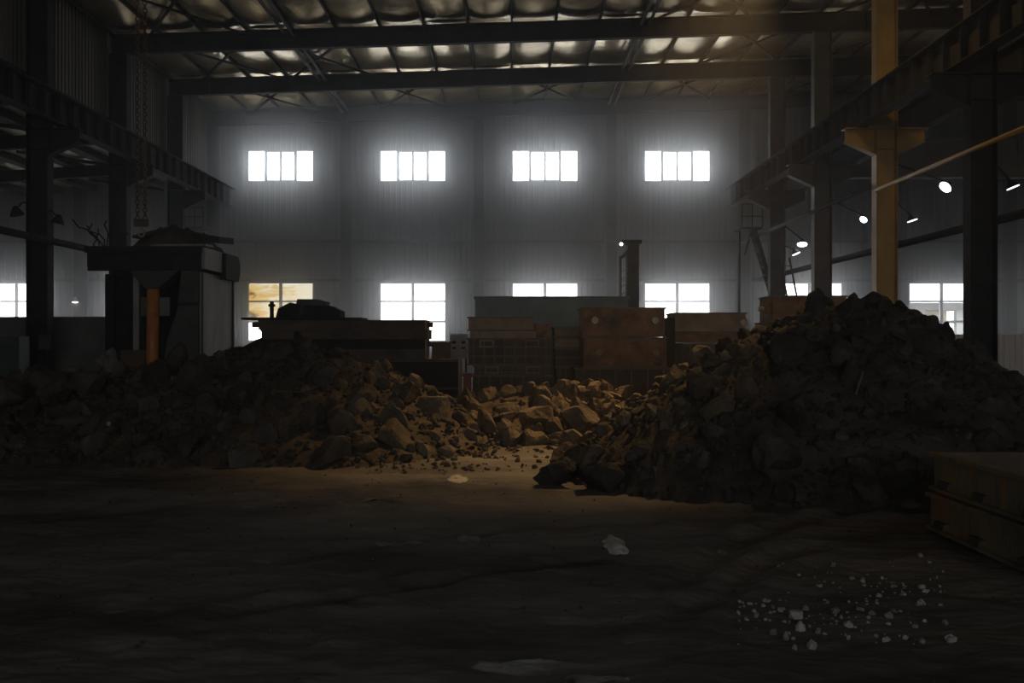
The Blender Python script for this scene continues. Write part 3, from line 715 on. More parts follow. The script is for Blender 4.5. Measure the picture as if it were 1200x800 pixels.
o = MB().hexa([(xa, Yk - .1, zs + .005), (xb, Yk - .1, zs + .005), (xb, Yk + .9, zs + .005), (xa, Yk + .9, zs + .005)], [(xa, Yk - .1, zs + .05), (xb, Yk - .1, zs + .05), (xb, Yk + .9, zs + .05), (xa, Yk + .9, zs + .05)]).build('steel_sheet', 'blackened_steel')
tag(o, 'thin dark sheet sticking out over the window end of the beam stack', 'metal sheet')
r = thing('scrap_casting', 'dark lumpy iron casting with a bolt post on the beam stack', 'scrap casting', (PX(350, Yk), Yk + .1, zs + .05))
u = Yk / F
MB().tube((-34 * u, .1, 0), (-34 * u, .1, 19 * u), 0.045, 8).build('bolt_post', 'blackened_steel', r)
MB().tube((-34 * u, .1, 13 * u), (-34 * u, .1, 16 * u), 0.075, 8).build('bolt_nut', 'blackened_steel', r)
MB().prism([(-29 * u, 0), (48 * u, 0), (48 * u, 8 * u), (36 * u, 14 * u), (0, 15 * u), (-12 * u, 18 * u), (-26 * u, 11 * u)], 'y', 0.05, 0.6).build('casting_body', 'blackened_steel', r)
MB().prism([(-6 * u, 14 * u), (30 * u, 14 * u), (31 * u, 19 * u), (20 * u, 22 * u), (-4 * u, 22 * u)], 'y', 0.1, 0.5).build('casting_cap', 'grey_steel', r)
MB().tube((0.02, 0.03, 3 * u), (0.05, 0.03, 17 * u), 0.03, 6).build('clamp_bar', 'grey_steel', r)
Yt = 21.6
xa, xb = PX(449, Yt), PX(540, Yt); zt_ = PZ(421, Yt); w = xb - xa
r = thing('steel_trough', 'black steel trough with angle-iron corner beside the beam stack', 'steel trough', ((xa + xb) / 2, Yt, 0))
MB().box(-w / 2, w / 2, 0, 0.03, 0.05, zt_).box(-w / 2, w / 2, 0.5, 0.53, 0.05, zt_).box(-w / 2, -w / 2 + .03, .03, .5, .05, zt_).box(w / 2 - .03, w / 2, .03, .5, .05, zt_).box(-w / 2, w / 2, 0, .53, 0, .05).build('trough_shell', 'blackened_steel', r)
MB().box(w / 2 - 0.05, w / 2 + 0.01, -0.05, 0, 0, zt_ + .02).build('corner_angle', 'pale_rust', r)
MB().box(-w / 2, w / 2 - .05, -0.05, 0, zt_ - .05, zt_).build('top_angle', 'dark_rust', r)
MB().box(0, w / 2 - .05, -0.05, 0, zt_ - .62, zt_ - .58).build('mid_angle', 'dark_rust', r)
MB().box(w / 2 - .45, w / 2 - .05, -0.02, 0.0, zt_, zt_ + .02).build('top_bead', 'pale_rust', r)
Yq = 29.0; xa, xb = PX(527, Yq), PX(548, Yq)
r = thing('control_cabinet', 'pale grey control cabinet with two dark slots behind the trough', 'control cabinet', ((xa + xb) / 2, Yq, 0)); w = xb - xa
zz0, zz1 = PZ(420, Yq), PZ(391, Yq)
MB().box(-w / 2, w / 2, 0, .3, zz0, zz1).build('cabinet_body', 'pale_grey_paint', r)
for s in (-1, 1):
    MB().box(s * .13 - .05, s * .13 + .05, -.01, 0, zz1 - .27, zz1 - .20).build('slot', 'blackened_steel', r)
    MB().box(s * .13 - .05, s * .13 + .05, -.01, 0, zz1 - .42, zz1 - .37).build('slot', 'blackened_steel', r)
    MB().box(s * .2 - .03, s * .2 + .03, .1, .16, 0, zz0).build('leg', 'grey_steel', r)
o = MB().box(PX(506, 27), PX(526, 27), 27, 27.8, 0, PZ(402, 27)).box(PX(505, 27), PX(527, 27), 26.95, 27.85, PZ(402, 27), PZ(402, 27) + .04).build('rusty_bin', 'rust')
tag(o, 'dull red-brown bin in the gap between trough and cabinet', 'bin')
Yr = 23.8
o = MB().box(PX(543, Yr), PX(552, Yr), Yr, Yr + .3, 0, PZ(441, Yr)).box(PX(542, Yr), PX(553, Yr), Yr - .03, Yr + .33, PZ(441, Yr), PZ(437, Yr)).build('red_canister', 'red_paint')
tag(o, 'small dull red canister beside the gridded box stack', 'canister')
# teal machine housing
Yg = 31.0; xa, xb = PX(557, Yg), PX(736, Yg); zt_ = PZ(347, Yg); w = xb - xa
r = thing('machine_housing', 'large dark teal machine housing below the third low window', 'machine housing', ((xa + xb) / 2, Yg, 0))
MB().box(-w / 2, w / 2, 0, 1.6, 0, zt_ - .06).build('housing_body', 'teal_paint', r)
MB().box(-w / 2 - .05, w / 2 + .05, -.05, 1.65, zt_ - .06, zt_).build('roof_plate', 'teal_paint', r)
for i in range(4): 
    a = -w / 2 + w * i / 4
    MB().box(a + .03, a + w / 4 - .03, -.03, 0, .1, zt_ - .15).build('side_panel', 'teal_paint', r)
# tower with louvres
Yv = 33.2; xa, xb = PX(727, Yv), PX(749, Yv); zt_ = PZ(281, Yv); w = xb - xa
r = thing('louvred_tower', 'tall narrow dark tower with slanted louvres beside the low window', 'tower', ((xa + xb) / 2, Yv, 0))
MB().box(-w / 2 + .22, w / 2, 0, .5, 0, zt_ - .1).build('shaft', 'grey_steel', r)
MB().box(-w / 2 + .05, w / 2 + .08, -.06, .56, zt_ - .1, zt_).build('cap_plate', 'blackened_steel', r)
MB().box(-w / 2, -w / 2 + .04, 0, .45, 0, zt_ - .5).build('side_rail', 'dark_rust', r)
lm = MB().hexa([(-w / 2 + .04, .02, 0), (-w / 2 + .22, .02, .12), (-w / 2 + .22, .4, .12), (-w / 2 + .04, .4, 0)], [(-w / 2 + .04, .02, .025), (-w / 2 + .22, .02, .145), (-w / 2 + .22, .4, .145), (-w / 2 + .04, .4, .025)]).mesh('louvre', 'pale_rust')
z = 1.4
while z < zt_ - .9: put('louvre', lm, r, (0, 0, z)); z += 0.24
MB().hexa([(-w / 2, 0, zt_ - .62), (-w / 2 + .22, 0, zt_ - .5), (-w / 2 + .22, .45, zt_ - .5), (-w / 2, .45, zt_ - .62)], [(-w / 2, 0, zt_ - .58), (-w / 2 + .22, 0, zt_ - .3), (-w / 2 + .22, .45, zt_ - .3), (-w / 2, .45, zt_ - .58)]).build('chute_hood', 'dark_rust', r)
l1 = MB().tube((-w / 2 + .02, -.05, zt_ - .14), (-w / 2 + .02, -.09, zt_ - .14), .05, 10).build('indicator_lamp', 'small_lamp_glow', r)
MB().box(-w / 2 - .02, -w / 2 + .30, -.05, 0, zt_ - .17, zt_ - .11).build('lamp_bar', 'grey_steel', r)

# ------------------------------------------------------------------ ladder platform at the girder end
Yl = 42.3
r = thing('steep_ladder', 'steep steel ladder with a small railed landing below the girder end', 'ladder', (PX(900, Yl), Yl, 0)); ox = PX(900, Yl)
A = Vector((PX(884, Yl) - ox, 0, PZ(268, Yl))); B = Vector((PX(938, Yl) - ox, 0, 0.0))
for yy in (0, .55): MB().bar(A + Vector((0, yy, 0)), B + Vector((0, yy, 0)), .05, .16).build('stringer', 'blackened_steel', r)
for i in range(1, 20):
    p = A.lerp(B, i / 20); MB().box(p.x - .12, p.x + .12, .03, .52, p.z - .015, p.z + .015).build('tread', 'grey_steel', r)
MB().box(PX(868, Yl) - ox, PX(893, Yl) - ox, -.1, 1.2, A.z - .02, A.z + .06).build('landing', 'blackened_steel', r)
for px in (869, 881, 893): MB().tube((PX(px, Yl) - ox, -.08, A.z + .06), (PX(px, Yl) - ox, -.08, A.z + 1.0), .022, 6).build('rail_post', 'blackened_steel', r)
for h in (.5, 1.0): MB().tube((PX(868, Yl) - ox, -.08, A.z + h), (PX(894, Yl) - ox, -.08, A.z + h), .022, 6).build('hand_rail', 'blackened_steel', r)
MB().bar((PX(884, Yl) - ox, .6, A.z - .05), (PX(868, Yl) - ox + .3, .6, A.z - 1.0), .06, .06).build('landing_brace', 'blackened_steel', r)
MB().box(PX(868, Yl) - ox, PX(868, Yl) - ox + .08, .4, .6, 0, A.z - .02).build('landing_post', 'blackened_steel', r)
Yl = 40.0
r = thing('leaning_ladder', 'thin ladder leaning before the small bright window near the far columns', 'ladder', (PX(930, Yl), Yl, 0)); ox = PX(930, Yl)
A = Vector((PX(919, Yl) - ox, .7, PZ(300, Yl))); B = Vector((PX(942, Yl) - ox, 0, 0))
for dx in (0, .38): MB().bar(A + Vector((dx, 0, 0)), B + Vector((dx, 0, 0)), .04, .06).build('stile', 'blackened_steel', r)
for i in range(1, 15):
    p = A.lerp(B, i / 15); MB().tube(p, p + Vector((.38, 0, 0)), .016, 6).build('rung', 'blackened_steel', r)
# railing on the girder catwalk near the far wall, hopper side
Ycl = 46.2
r = thing('wall_landing', 'small railed landing fixed to the far wall behind the hopper', 'landing', (PX(222, Ycl), Ycl, PZ(266, Ycl)))
u = Ycl / F
MB().box(-15 * u, 16 * u, 0, 1.175, -.06, 0).build('landing_plate', 'blackened_steel', r)
for k in (-15, -5, 6, 16): MB().tube((k * u, 0, -.02), (k * u, 0, 24 * u), .022, 6).build('rail_post', 'blackened_steel', r)
for k in (12, 23): MB().tube((-15 * u, 0, k * u), (16 * u, 0, k * u), .022, 6).build('hand_rail', 'blackened_steel', r)

# ------------------------------------------------------------------ low partition walls
Yf = 27.5; zt_ = PZ(392, Yf)
wf = thing('sheet_fence', 'pale corrugated metal fence at the far side of the dark heap', 'fence', (PX(1098, Yf), Yf, 0))
fm = MB().prism(rib_profile(0.9, 6, 0.05, 0.006), 'z', 0.0, zt_).mesh('fence_sheet', 'fence_sheet')
for i in range(5): put('fence_sheet', fm, wf, (i * 0.9, 0, 0))
MB().box(0, 4.5, .01, .06, zt_ - .1, zt_ + .01).build('top_rail', 'fence_sheet', wf)
Yf = 30.6; zt_ = PZ(371, Yf)
o = MB().box(PX(-60, Yf), PX(130, Yf), Yf, Yf + .25, 0, zt_ - .08).box(PX(-60, Yf), PX(130, Yf) + .05, Yf - .05, Yf + .3, zt_ - .08, zt_).build('partition_wall', 'concrete_dark')
tag(o, 'low dark masonry partition behind the black column and hopper', 'partition', kind='structure')
Yx = 28.0
r = thing('electrical_box', 'dark green equipment box against the low partition at the frame edge', 'equipment box', (PX(4, Yx), Yx, 0))
MB().box(-.45, .42, 0, .6, 0, PZ(394, Yx)).build('box_body', 'dark_green_paint', r)
MB().box(-.40, .37, -.03, 0, .2, PZ(400, Yx)).build('box_door', 'dark_green_paint', r)
MB().box(-.2, .25, -.04, -.03, PZ(408, Yx), PZ(404, Yx)).build('name_plate', 'grey_steel', r)
c = (PX(50, 29.1), 29.14, PZ(401, 29.1))
r = thing('switch_box', 'small grey switch box fixed to the black column', 'switch box', c)
MB().box(-.14, .14, 0, .16, -.2, .2).build('switch_body', 'grey_steel', r)
MB().box(-.11, .11, -.015, 0, -.17, .17).build('switch_door', 'grey_steel', r)
MB().tube((0, .08, -.2), (0, .08, -c[2]), .02, 6).build('conduit', 'blackened_steel', r)

# ------------------------------------------------------------------ open trays near the camera
def tray(lab, z0, z1, dx=0.0, floor=True):
    r = thing('casting_tray', lab, 'casting tray', (3.58 + dx, 8.85, z0), group='stacked casting trays'); h = z1 - z0; w, d, t = 2.0, 2.6, 0.06
    MB().box(0, t, -d, 0, 0, h).build('side_plate', 'tray_rust', r)
    MB().box(w - t, w, -d, 0, 0, h).build('side_plate', 'tray_rust', r)
    MB().box(t, w - t, -t, 0, 0, h).build('end_plate', 'dark_rust', r)
    MB().box(t, w - t, -d, -d + t, 0, h).build('end_plate', 'tray_rust', r)
    if floor: MB().box(t, w - t, -d + t, -t, 0, .03).build('bottom_plate', 'dark_rust', r)
    MB().box(-.035, 0, -d, .03, h - .035, h).build('rim', 'tray_rust', r)
    MB().box(-.035, 0, -d, .03, 0, .03).build('rim', 'tray_rust', r)
    for yy in (-.30, -.95, -1.75, -2.3):
        MB().prism([(-.03 - .035, .05), (-.03 + .035, .05), (-.03 + .02, .10), (-.03 - .02, .10)], 'y', yy - .10, yy + .10).build('lug', 'dark_rust', r)
    return r
tray('rusty yellowish casting tray lying directly on the soil floor', 0.015, 0.325, -0.03)
tray('rusty open casting tray with orange-streaked rim, upper of the two', 0.345, 0.665, floor=False)

# ------------------------------------------------------------------ heaps
def lerp_tab(tab, x):
    if x <= tab[0][0]: return tab[0][1]
    for (a, b), (c, d) in zip(tab[:-1], tab[1:]):
        if x <= c: return b + (d - b) * (x - a) / (c - a)
    return tab[-1][1]
TABL = [(-11.0, 0.0), (-9.5, 0.75), (-8.0, 0.98), (-6.6, 1.08), (-5.2, 1.30), (-4.3, 1.56), (-3.6, 1.60), (-2.8, 1.42), (-2.0, 1.16), (-1.4, 0.86), (-0.9, 0.55), (-0.4, 0.22), (0.1, 0.0)]
FOOTL = [(-9.0, 13.6), (-4.0, 13.3), (-2.2, 13.2), (-1.4, 13.7), (-0.7, 14.7), (0.1, 15.8)]
def heap_l(x, y):
    H = lerp_tab(TABL, x); yf = lerp_tab(FOOTL, x); yc = 17.2
    if H <= 0: return -0.1
    t = (y - yf) / (yc - yf) if y < yc else 1 - (y - yc) / 3.4
    t = max(-0.05, t)
    h = H * (1 - (1 - t) ** 1.25) if t > 0 and t <= 1 else (H if t > 1 else H * t * 2)
    return h + (0.10 * fbm(x * 1.3, y * 1.3, 2) + 0.05 * fbm(x * 4, y * 4, 7)) * min(1, max(0, t * 3)) - 0.03
HCX, HCY, HH = 4.85, 14.2, 2.16
def heap_r(x, y):
    if x < HCX: x -= (0.34 if y < 13.9 else 0.12) * (y - 13.9) * min(1.0, (HCX - x) / 1.5)
    rx = 4.2 if x < HCX else 2.75; ry = 4.25 if y < HCY else 4.6
    r = math.hypot((x - HCX) / rx, (y - HCY) / ry)
    t = 1 - r
    h = HH * (1 - r ** (1.6 if x < HCX else 1.38)) if r < 1.05 else -0.15
    h += (0.12 * fbm(x * 1.1, y * 1.1, 12) + 0.06 * fbm(x * 3.6, y * 3.6, 17)) * min(1, max(0, t * 4))
    return min(h, HH + 0.02) - 0.03
def heap_mesh(fn, x0, x1, y0, y1, st, name, m, lab):
    nx = int((x1 - x0) / st); ny = int((y1 - y0) / st); g = MB(); idx = {}
    H = [[fn(x0 + i * st, y0 + j * st) + 0.018 * fbm((x0 + i * st) * 11, (y0 + j * st) * 11, 1, 2) for i in range(nx + 1)] for j in range(ny + 1)]
    def vid(i, j):
        if (i, j) not in idx:
            idx[(i, j)] = len(g.v); g.v.append((x0 + i * st, y0 + j * st, max(-0.12, H[j][i])))
        return idx[(i, j)]
    for j in range(ny):
        for i in range(nx):
            if max(H[j][i], H[j][i + 1], H[j + 1][i], H[j + 1][i + 1]) > -0.06:
                g.f.append((vid(i, j), vid(i + 1, j), vid(i + 1, j + 1), vid(i, j + 1)))
    o = g.build(name, m, smooth=True); return tag(o, lab, 'soil heap', kind='stuff')
heap_mesh(heap_l, -11, 0.2, 12.8, 20.8, 0.07, 'rock_heap_soil', 'sand_soil', 'loose brown soil under the long rock heap before the hopper')
HR = heap_mesh(heap_r, -0.2, 8.3, 9.7, 18.6, 0.06, 'soil_heap', 'heap_soil', 'dark loose soil of the tall heap beside the trays')

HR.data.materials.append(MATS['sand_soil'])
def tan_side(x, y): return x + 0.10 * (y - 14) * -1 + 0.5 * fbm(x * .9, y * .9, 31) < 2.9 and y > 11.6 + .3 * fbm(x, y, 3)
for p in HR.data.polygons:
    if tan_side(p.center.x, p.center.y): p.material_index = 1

# rock shapes: spheres cut by random planes
def rock_mesh(seed, name, m, sub=2, cuts=9, rough=0.05, lo=.5):
    rnd = random.Random(seed); bm = bmesh.new(); bmesh.ops.create_icosphere(bm, subdivisions=sub, radius=1.0)
    pl = []
    for _ in range(cuts):
        d = Vector((rnd.gauss(0, 1), rnd.gauss(0, 1), rnd.gauss(0, 1))).normalized(); pl.append((d, rnd.uniform(lo, 0.82)))
    for v in bm.verts:
        for d, k in pl:
            e = v.co.dot(d) - k
            if e > 0: v.co -= d * e
        v.co *= 1 + rough * noise.fractal(v.co * 2.2 + Vector((seed * 3.1, 0, 0)), 1, 2, 3)
    for v in bm.verts: v.co *= 1.18
    me = bpy.data.meshes.new(name); bm.to_mesh(me); bm.free(); me.materials.append(MATS[m])
    return me
BOUL = [rock_mesh(100 + k, 'boulder', 'boulder', 3, 11, 0.12, .45) for k in range(7)]
ROCK = [rock_mesh(200 + k, 'rock', 'heap_rock', 3, 11, 0.08, .38) for k in range(9)]
TANR = [rock_mesh(250 + k, 'rock', 'tan_clod', 3, 11, 0.08, .38) for k in range(6)]
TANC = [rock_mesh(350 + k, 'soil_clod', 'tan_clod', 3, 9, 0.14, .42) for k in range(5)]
CLOD = [rock_mesh(300 + k, 'soil_clod', 'dark_clod', 3, 9, 0.16, .42) for k in range(9)]
LUMP = [rock_mesh(400 + k, 'white_lump', 'white_lump', 1, 6, 0.05) for k in range(6)]
rnd = random.Random(77)
def rr(): return (rnd.uniform(0, 6.28), rnd.uniform(0, 6.28), rnd.uniform(0, 6.28))
def stone(name, me, loc, s, lab, cat, group, rot=None, sc=None):
    sc = sc or (s * rnd.uniform(.85, 1.25), s * rnd.uniform(.8, 1.1), s * rnd.uniform(.6, .95))
    o = put(name, me, None, loc, rot or rr(), sc)
    return tag(o, lab, cat, group)

# boulders in the gap between the heaps: (px, py, width px, height px, distance, label)
BL_ = [
 (660, 456, 30, 21, 18.6, 'large round tan boulder perched highest in the gap'),
 (611, 456, 24, 14, 19.0, 'flat lit boulder under the gridded box stack'),
 (635, 468, 25, 26, 18.2, 'dark blunt boulder just below the highest round one'),
 (677, 470, 26, 20, 17.6, 'brightly lit square boulder in the middle of the gap'),
 (628, 488, 36, 35, 16.9, 'big slab boulder leaning in the gap with a lit edge'),
 (678, 488, 40, 34, 16.9, 'big shadowed boulder beneath the lit square one'),
 (716, 465, 28, 16, 18.0, 'long tan boulder by the slope of the dark heap'),
 (698, 461, 17, 15, 18.5, 'small pale upright boulder behind the long tan one'),
 (713, 483, 27, 25, 17.0, 'rounded shadowed boulder against the dark heap slope'),
 (698, 483, 15, 27, 16.9, 'narrow upright boulder between two shadowed ones'),
 (596, 513, 39, 30, 16.1, 'dark pointed boulder at the front of the gap'),
 (632, 515, 42, 17, 16.1, 'low flat boulder lying at the front of the gap'),
 (671, 510, 30, 22, 16.1, 'dark rounded boulder at the front by the soil slope'),
 (570, 497, 25, 35, 16.8, 'tall tilted slab at the edge of the rock heap'),
 (553, 504, 22, 16, 16.5, 'rounded brown boulder below the tall tilted slab'),
 (543, 473, 15, 25, 18.6, 'upright brown boulder near the trough corner'),
 (572, 467, 23, 20, 19.0, 'broad grey boulder in front of the gridded boxes'),
 (590, 463, 25, 13, 19.6, 'long low grey boulder right before the gridded boxes'),
 (604, 474, 27, 17, 18.5, 'flat-topped tan boulder beside the big leaning slab'),
 (585, 482, 18, 16, 18.0, 'small tan boulder behind the tall tilted slab'),
 (595, 490, 19, 20, 17.3, 'shadowed block between tilted slab and leaning slab'),
 (622, 504, 20, 14, 16.2, 'small round dark boulder under the leaning slab'),
 (727, 454, 23, 14, 18.4, 'tan boulder below the base of the tall rusty stack'),
 (747, 444, 22, 12, 18.0, 'pale flat boulder highest along the heap slope'),
 (711, 455, 15, 10, 18.6, 'little pale boulder behind the long tan boulder'),
 (550, 462, 15, 15, 19.5, 'small grey boulder at the trough corner'),
 (635, 455, 18, 10, 19.2, 'small low boulder between the two highest boulders'),
 (654, 485, 14, 16, 17.2, 'small lit boulder wedged between the two big ones'),
 (533, 487, 26, 18, 17.6, 'wide brown boulder at the rock heap shoulder'),
 (522, 470, 24, 18, 18.3, 'tan boulder in front of the black trough'),
 (648, 499, 20, 12, 16.5, 'flat tan stone in front of the big shadowed boulder'),
 (690, 499, 16, 12, 16.4, 'little dark stone below the narrow upright boulder'),
 (778, 427, 30, 18, 17.0, 'pale flat slab under the trunnion stack, on the soil slope'),
 (806, 418, 24, 15, 17.0, 'dark block with a lit top beside the pale flat slab'),
 (822, 408, 26, 15, 17.2, 'lit round boulder below the long lipped tray'),
 (833, 424, 22, 17, 16.6, 'dark round boulder below the lit round one on the slope'),
 (866, 411, 34, 20, 16.6, 'large grey lump near the end of the lipped tray'),
 (850, 418, 18, 12, 16.5, 'small tan lump beside the large grey lump'),
 (764, 436, 20, 12, 17.0, 'tan stone at the lower end of the pale flat slab'),
]
def back_mound(x, y): return max(0.0, 0.70 * (1 - ((x - 0.8) / 3.0) ** 2)) * max(0, min(1, (y - 16.0) / 2.7)) * max(0, min(1, (21.0 - y) / 1.2))
g = MB(); nx, ny = 60, 50
for j in range(ny + 1):
    for i in range(nx + 1):
        x = -2.2 + 6.2 * i / nx; y = 15.8 + 5.4 * j / ny
        g.v.append((x, y, back_mound(x, y) + 0.05 * fbm(x * 2, y * 2, 4) - 0.045))
for j in range(ny):
    for i in range(nx): g.f.append((j * (nx + 1) + i, j * (nx + 1) + i + 1, (j + 1) * (nx + 1) + i + 1, (j + 1) * (nx + 1) + i))
o = g.build('boulder_bed_soil', 'sand_soil', smooth=True); tag(o, 'tan gritty soil under the boulders in the gap', 'soil', kind='stuff')
def ground(x, y): return max(back_mound(x, y) - .045, heap_r(x, y), heap_l(x, y), floor_h(x, y))
def on_ray(px, py, y0, y1, fn=ground):
    y = y0
    while y < y1:
        if fn(PX(px, y), y) >= PZ(py, y): return y
        y += 0.03
    return None
for i, (px, py, w, h, Y, lab) in enumerate(BL_):
    if px > 720 or PZ(py + h * .45, Y) > ground(PX(px, Y), Y) + .03:      # rest it on the ground the eye meets just under it
        q = on_ray(px, py + h * .30, 13.0, 21.0)
        Y = q or min((15 + .03 * k for k in range(200)), key=lambda t: PZ(py, t) - ground(PX(px, t), t))
    u = Y / F; x = PX(px, Y); z = min(PZ(py, Y), ground(x, Y) + h * u * .36)
    stone('boulder', BOUL[i % 7], (x, Y, z), 1, lab, 'boulder', 'boulders in the gap', rot=(rnd.uniform(-.3, .3), rnd.uniform(-.3, .3), rnd.uniform(0, 6.28)), sc=(w * u * .52, (w + h) * u * .26, h * u * .54))
# packing stones under them so that none hangs in the air
for i in range(70):
    x = rnd.uniform(-1.2, 2.2); y = rnd.uniform(16.0, 20.2); s = rnd.uniform(.08, .2)
    stone('boulder', BOUL[rnd.randrange(7)], (x, y, max(0, back_mound(x, y)) + s * .3), s, 'small tan stone packed among the boulders in the gap', 'stone', 'packing stones in the gap')

def scatter(fn, n, box, smin, smax, power, mind, front, pref=None):
    out = []
    tries = 0
    while len(out) < n and tries < 60000:
        tries += 1
        x = rnd.uniform(box[0], box[1]); y = rnd.uniform(box[2], box[3]); h = fn(x, y)
        if h < 0.02: continue
        if not front(x, y): continue
        px = 600 + F * x / y
        if px < -15 or px > 1215: continue
        s = smin + (smax - smin) * rnd.random() ** power
        if pref: s *= pref(x, y)
        if any((x - a) ** 2 + (y - b) ** 2 < (mind * (s + c)) ** 2 for a, b, _, c in out): continue
        out.append((x, y, h, s))
    return out
# long rock heap
def zone_l(x, y, h, s):
    big = 'large' if s > .20 else ('middling' if s > .11 else 'small')
    if x < -6.3: side = 'below the black column'
    elif x < -4.6: side = 'below the hopper'
    elif x < -2.6: side = 'below the beam stack'
    else: side = 'on the shoulder toward the gap'
    top = 'crest' if y > 16.0 else ('middle' if y > 14.5 else 'foot')
    return '%s angular rock at the %s of the long heap, %s' % (big, top, side)
L_ = scatter(heap_l, 95, (-9.5, 0.0, 13.2, 17.6), .13, .32, 2.0, .62, lambda x, y: True)
L_ += [q for q in scatter(heap_l, 240, (-9.5, 0.0, 13.2, 17.8), .05, .13, 1.2, .75, lambda x, y: True) if all((q[0] - a[0]) ** 2 + (q[1] - a[1]) ** 2 > (.75 * a[3]) ** 2 for a in L_)]
ORD = 'first second third fourth fifth sixth seventh eighth ninth tenth eleventh twelfth thirteenth fourteenth fifteenth sixteenth seventeenth eighteenth nineteenth twentieth'.split()
def ranked(rows, lim, rowf, lab):
    out = {}; by = {}
    for q in rows:
        if q[3] > lim: by.setdefault(rowf(q), []).append(q)
    for k, v in by.items():
        for i, q in enumerate(sorted(v, key=lambda q: q[0] / q[1])[:20]): out[q] = lab % (ORD[i], k)
    return out
LU = ranked(L_[:290], .20, lambda q: 'crest' if q[1] > 16.0 else ('middle' if q[1] > 14.5 else 'foot'), '%s large rock from the black column end along the %s of the long heap')
for x, y, h, s in L_[:290]:
    stone('rock', TANR[rnd.randrange(6)] if x > -3.4 + .8 * rnd.random() else ROCK[rnd.randrange(9)], (x, y, h + s * .05), s, LU.get((x, y, h, s)) or zone_l(x, y, h, s), 'rock', 'rocks of the long heap')
# tall soil heap: three hand-placed clods at its foot, three on its top
for px, py, w, h, Y, lab in ((650, 557, 48, 30, 11.6, 'large dark clod lying apart at the foot of the tall heap, near the gap'),
                             (706, 563, 50, 34, 11.3, 'dark blocky clod at the heap foot, second along from the gap'),
                             (767, 568, 60, 34, 11.1, 'long dark clod with a pale top edge at the heap foot'),
                             (665, 546, 34, 18, 12.1, 'dark clod behind the large one lying apart'),
                             (1018, 362, 52, 34, 13.9, 'dark lump forming the very top of the tall heap'),
                             (1034, 366, 30, 30, 13.8, 'small dark lump beside the topmost lump of the tall heap'),
                             (1071, 383, 40, 28, 13.8, 'pointed dark lump on the window side below the heap top'),
                             (1142, 425, 34, 28, 13.6, 'round dark lump on the heap edge before the pale fence'),
                             (1166, 438, 30, 26, 13.4, 'round dark lump lowest on the heap edge before the fence'),
                             (900, 396, 44, 34, 14.3, 'broad dark lump on the heap shoulder under the pipe-stub box'),
                             (880, 410, 34, 26, 14.6, 'dark lump at the heap shoulder near the lipped tray'),
                             (945, 385, 40, 26, 14.0, 'dark lump on the ridge below the pipe-stub box')):
    u = Y / F
    stone('soil_clod', CLOD[rnd.randrange(9)], (PX(px, Y), Y, max(PZ(py, Y), h * u * .3)), 1, lab, 'soil clod', 'clods of the tall heap', rot=(rnd.uniform(-.4, .4), rnd.uniform(-.4, .4), rnd.uniform(0, 6.28)), sc=(w * u * .5, (w + h) * u * .25, h * u * .54))
def zone_r(x, y, h, s):
    big = 'large' if s > .17 else ('middling' if s > .09 else 'small')
    px = 600 + F * x / y
    side = 'on the flank toward the boulders' if px < 790 else ('on the face before the pipe-stub box' if px < 960 else ('on the face under its top' if px < 1090 else 'on the flank toward the trays'))
    top = 'high' if h > 1.35 else ('midway' if h > .6 else 'low')
    return '%s crumbly clod %s up the tall heap, %s' % (big, top, side) if top != 'low' else '%s crumbly clod low down the tall heap, %s' % (big, side)
R_ = scatter(heap_r, 75, (0.2, 8.0, 9.9, 14.9), .11, .26, 2.0, .66, lambda x, y: y < 14.6 + 0.5 * (HCX - x if x < HCX else 0))
R_ += [q for q in scatter(heap_r, 240, (0.2, 8.0, 9.9, 15.5), .04, .11, 1.3, .8, lambda x, y: y < 14.6 + 0.6 * (HCX - x if x < HCX else 0)) if all((q[0] - a[0]) ** 2 + (q[1] - a[1]) ** 2 > (.75 * a[3]) ** 2 for a in R_)]
RU = ranked(R_[:285], .17, lambda q: 'upper' if q[2] > 1.35 else ('middle' if q[2] > .6 else 'lowest'), '%s large clod from the boulders across the %s part of the tall heap')
for x, y, h, s in R_[:285]:
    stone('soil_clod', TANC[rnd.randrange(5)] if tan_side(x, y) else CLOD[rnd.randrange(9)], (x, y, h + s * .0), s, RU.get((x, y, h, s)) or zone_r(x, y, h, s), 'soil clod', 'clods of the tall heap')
# crumbs too many to count
def crumbs(name, fn, n, box, s0, s1, m, lab, cond=lambda x, y: True):
    g = MB(); ico = bmesh.new(); bmesh.ops.create_icosphere(ico, subdivisions=1, radius=1)
    V = [v.co.copy() for v in ico.verts]; Fc = [tuple(v.index for v in f.verts) for f in ico.faces]; ico.free()
    k = 0; t = 0
    while k < n and t < n * 8:
        t += 1
        x = rnd.uniform(box[0], box[1]); y = rnd.uniform(box[2], box[3]); h = fn(x, y)
        if h is None or not cond(x, y): continue
        s = s0 + (s1 - s0) * rnd.random() ** 2.5; R = Matrix.Rotation(rnd.uniform(0, 6.28), 3, Vector((rnd.random(), rnd.random(), rnd.random() + .01)).normalized())
        sc = Vector((s * rnd.uniform(.7, 1.3), s * rnd.uniform(.7, 1.2), s * rnd.uniform(.45, .9))); off = Vector((x, y, h + s * .2))
        b = len(g.v)
        for v in V:
            q = R @ Vector((v.x * sc.x, v.y * sc.y, v.z * sc.z)); q *= 1 + .22 * noise.noise(v * 1.7 + off * 5)
            g.v.append(tuple(q + off))
        g.f += [tuple(b + i for i in f) for f in Fc]; k += 1
    me = bpy.data.meshes.new(name); me.from_pydata(g.v, [], g.f); me.materials.append(MATS[m])
    o = put(name, me); return tag(o, lab, 'crumbs', kind='stuff')
def on(fn): return lambda x, y: (lambda h: h if h > -.02 else None)(fn(x, y))
crumbs('heap_crumbs', on(heap_l), 3500, (-9.5, 0.1, 13.1, 17.8), .015, .07, 'heap_rock', 'fine rubble strewn over the long rock heap')
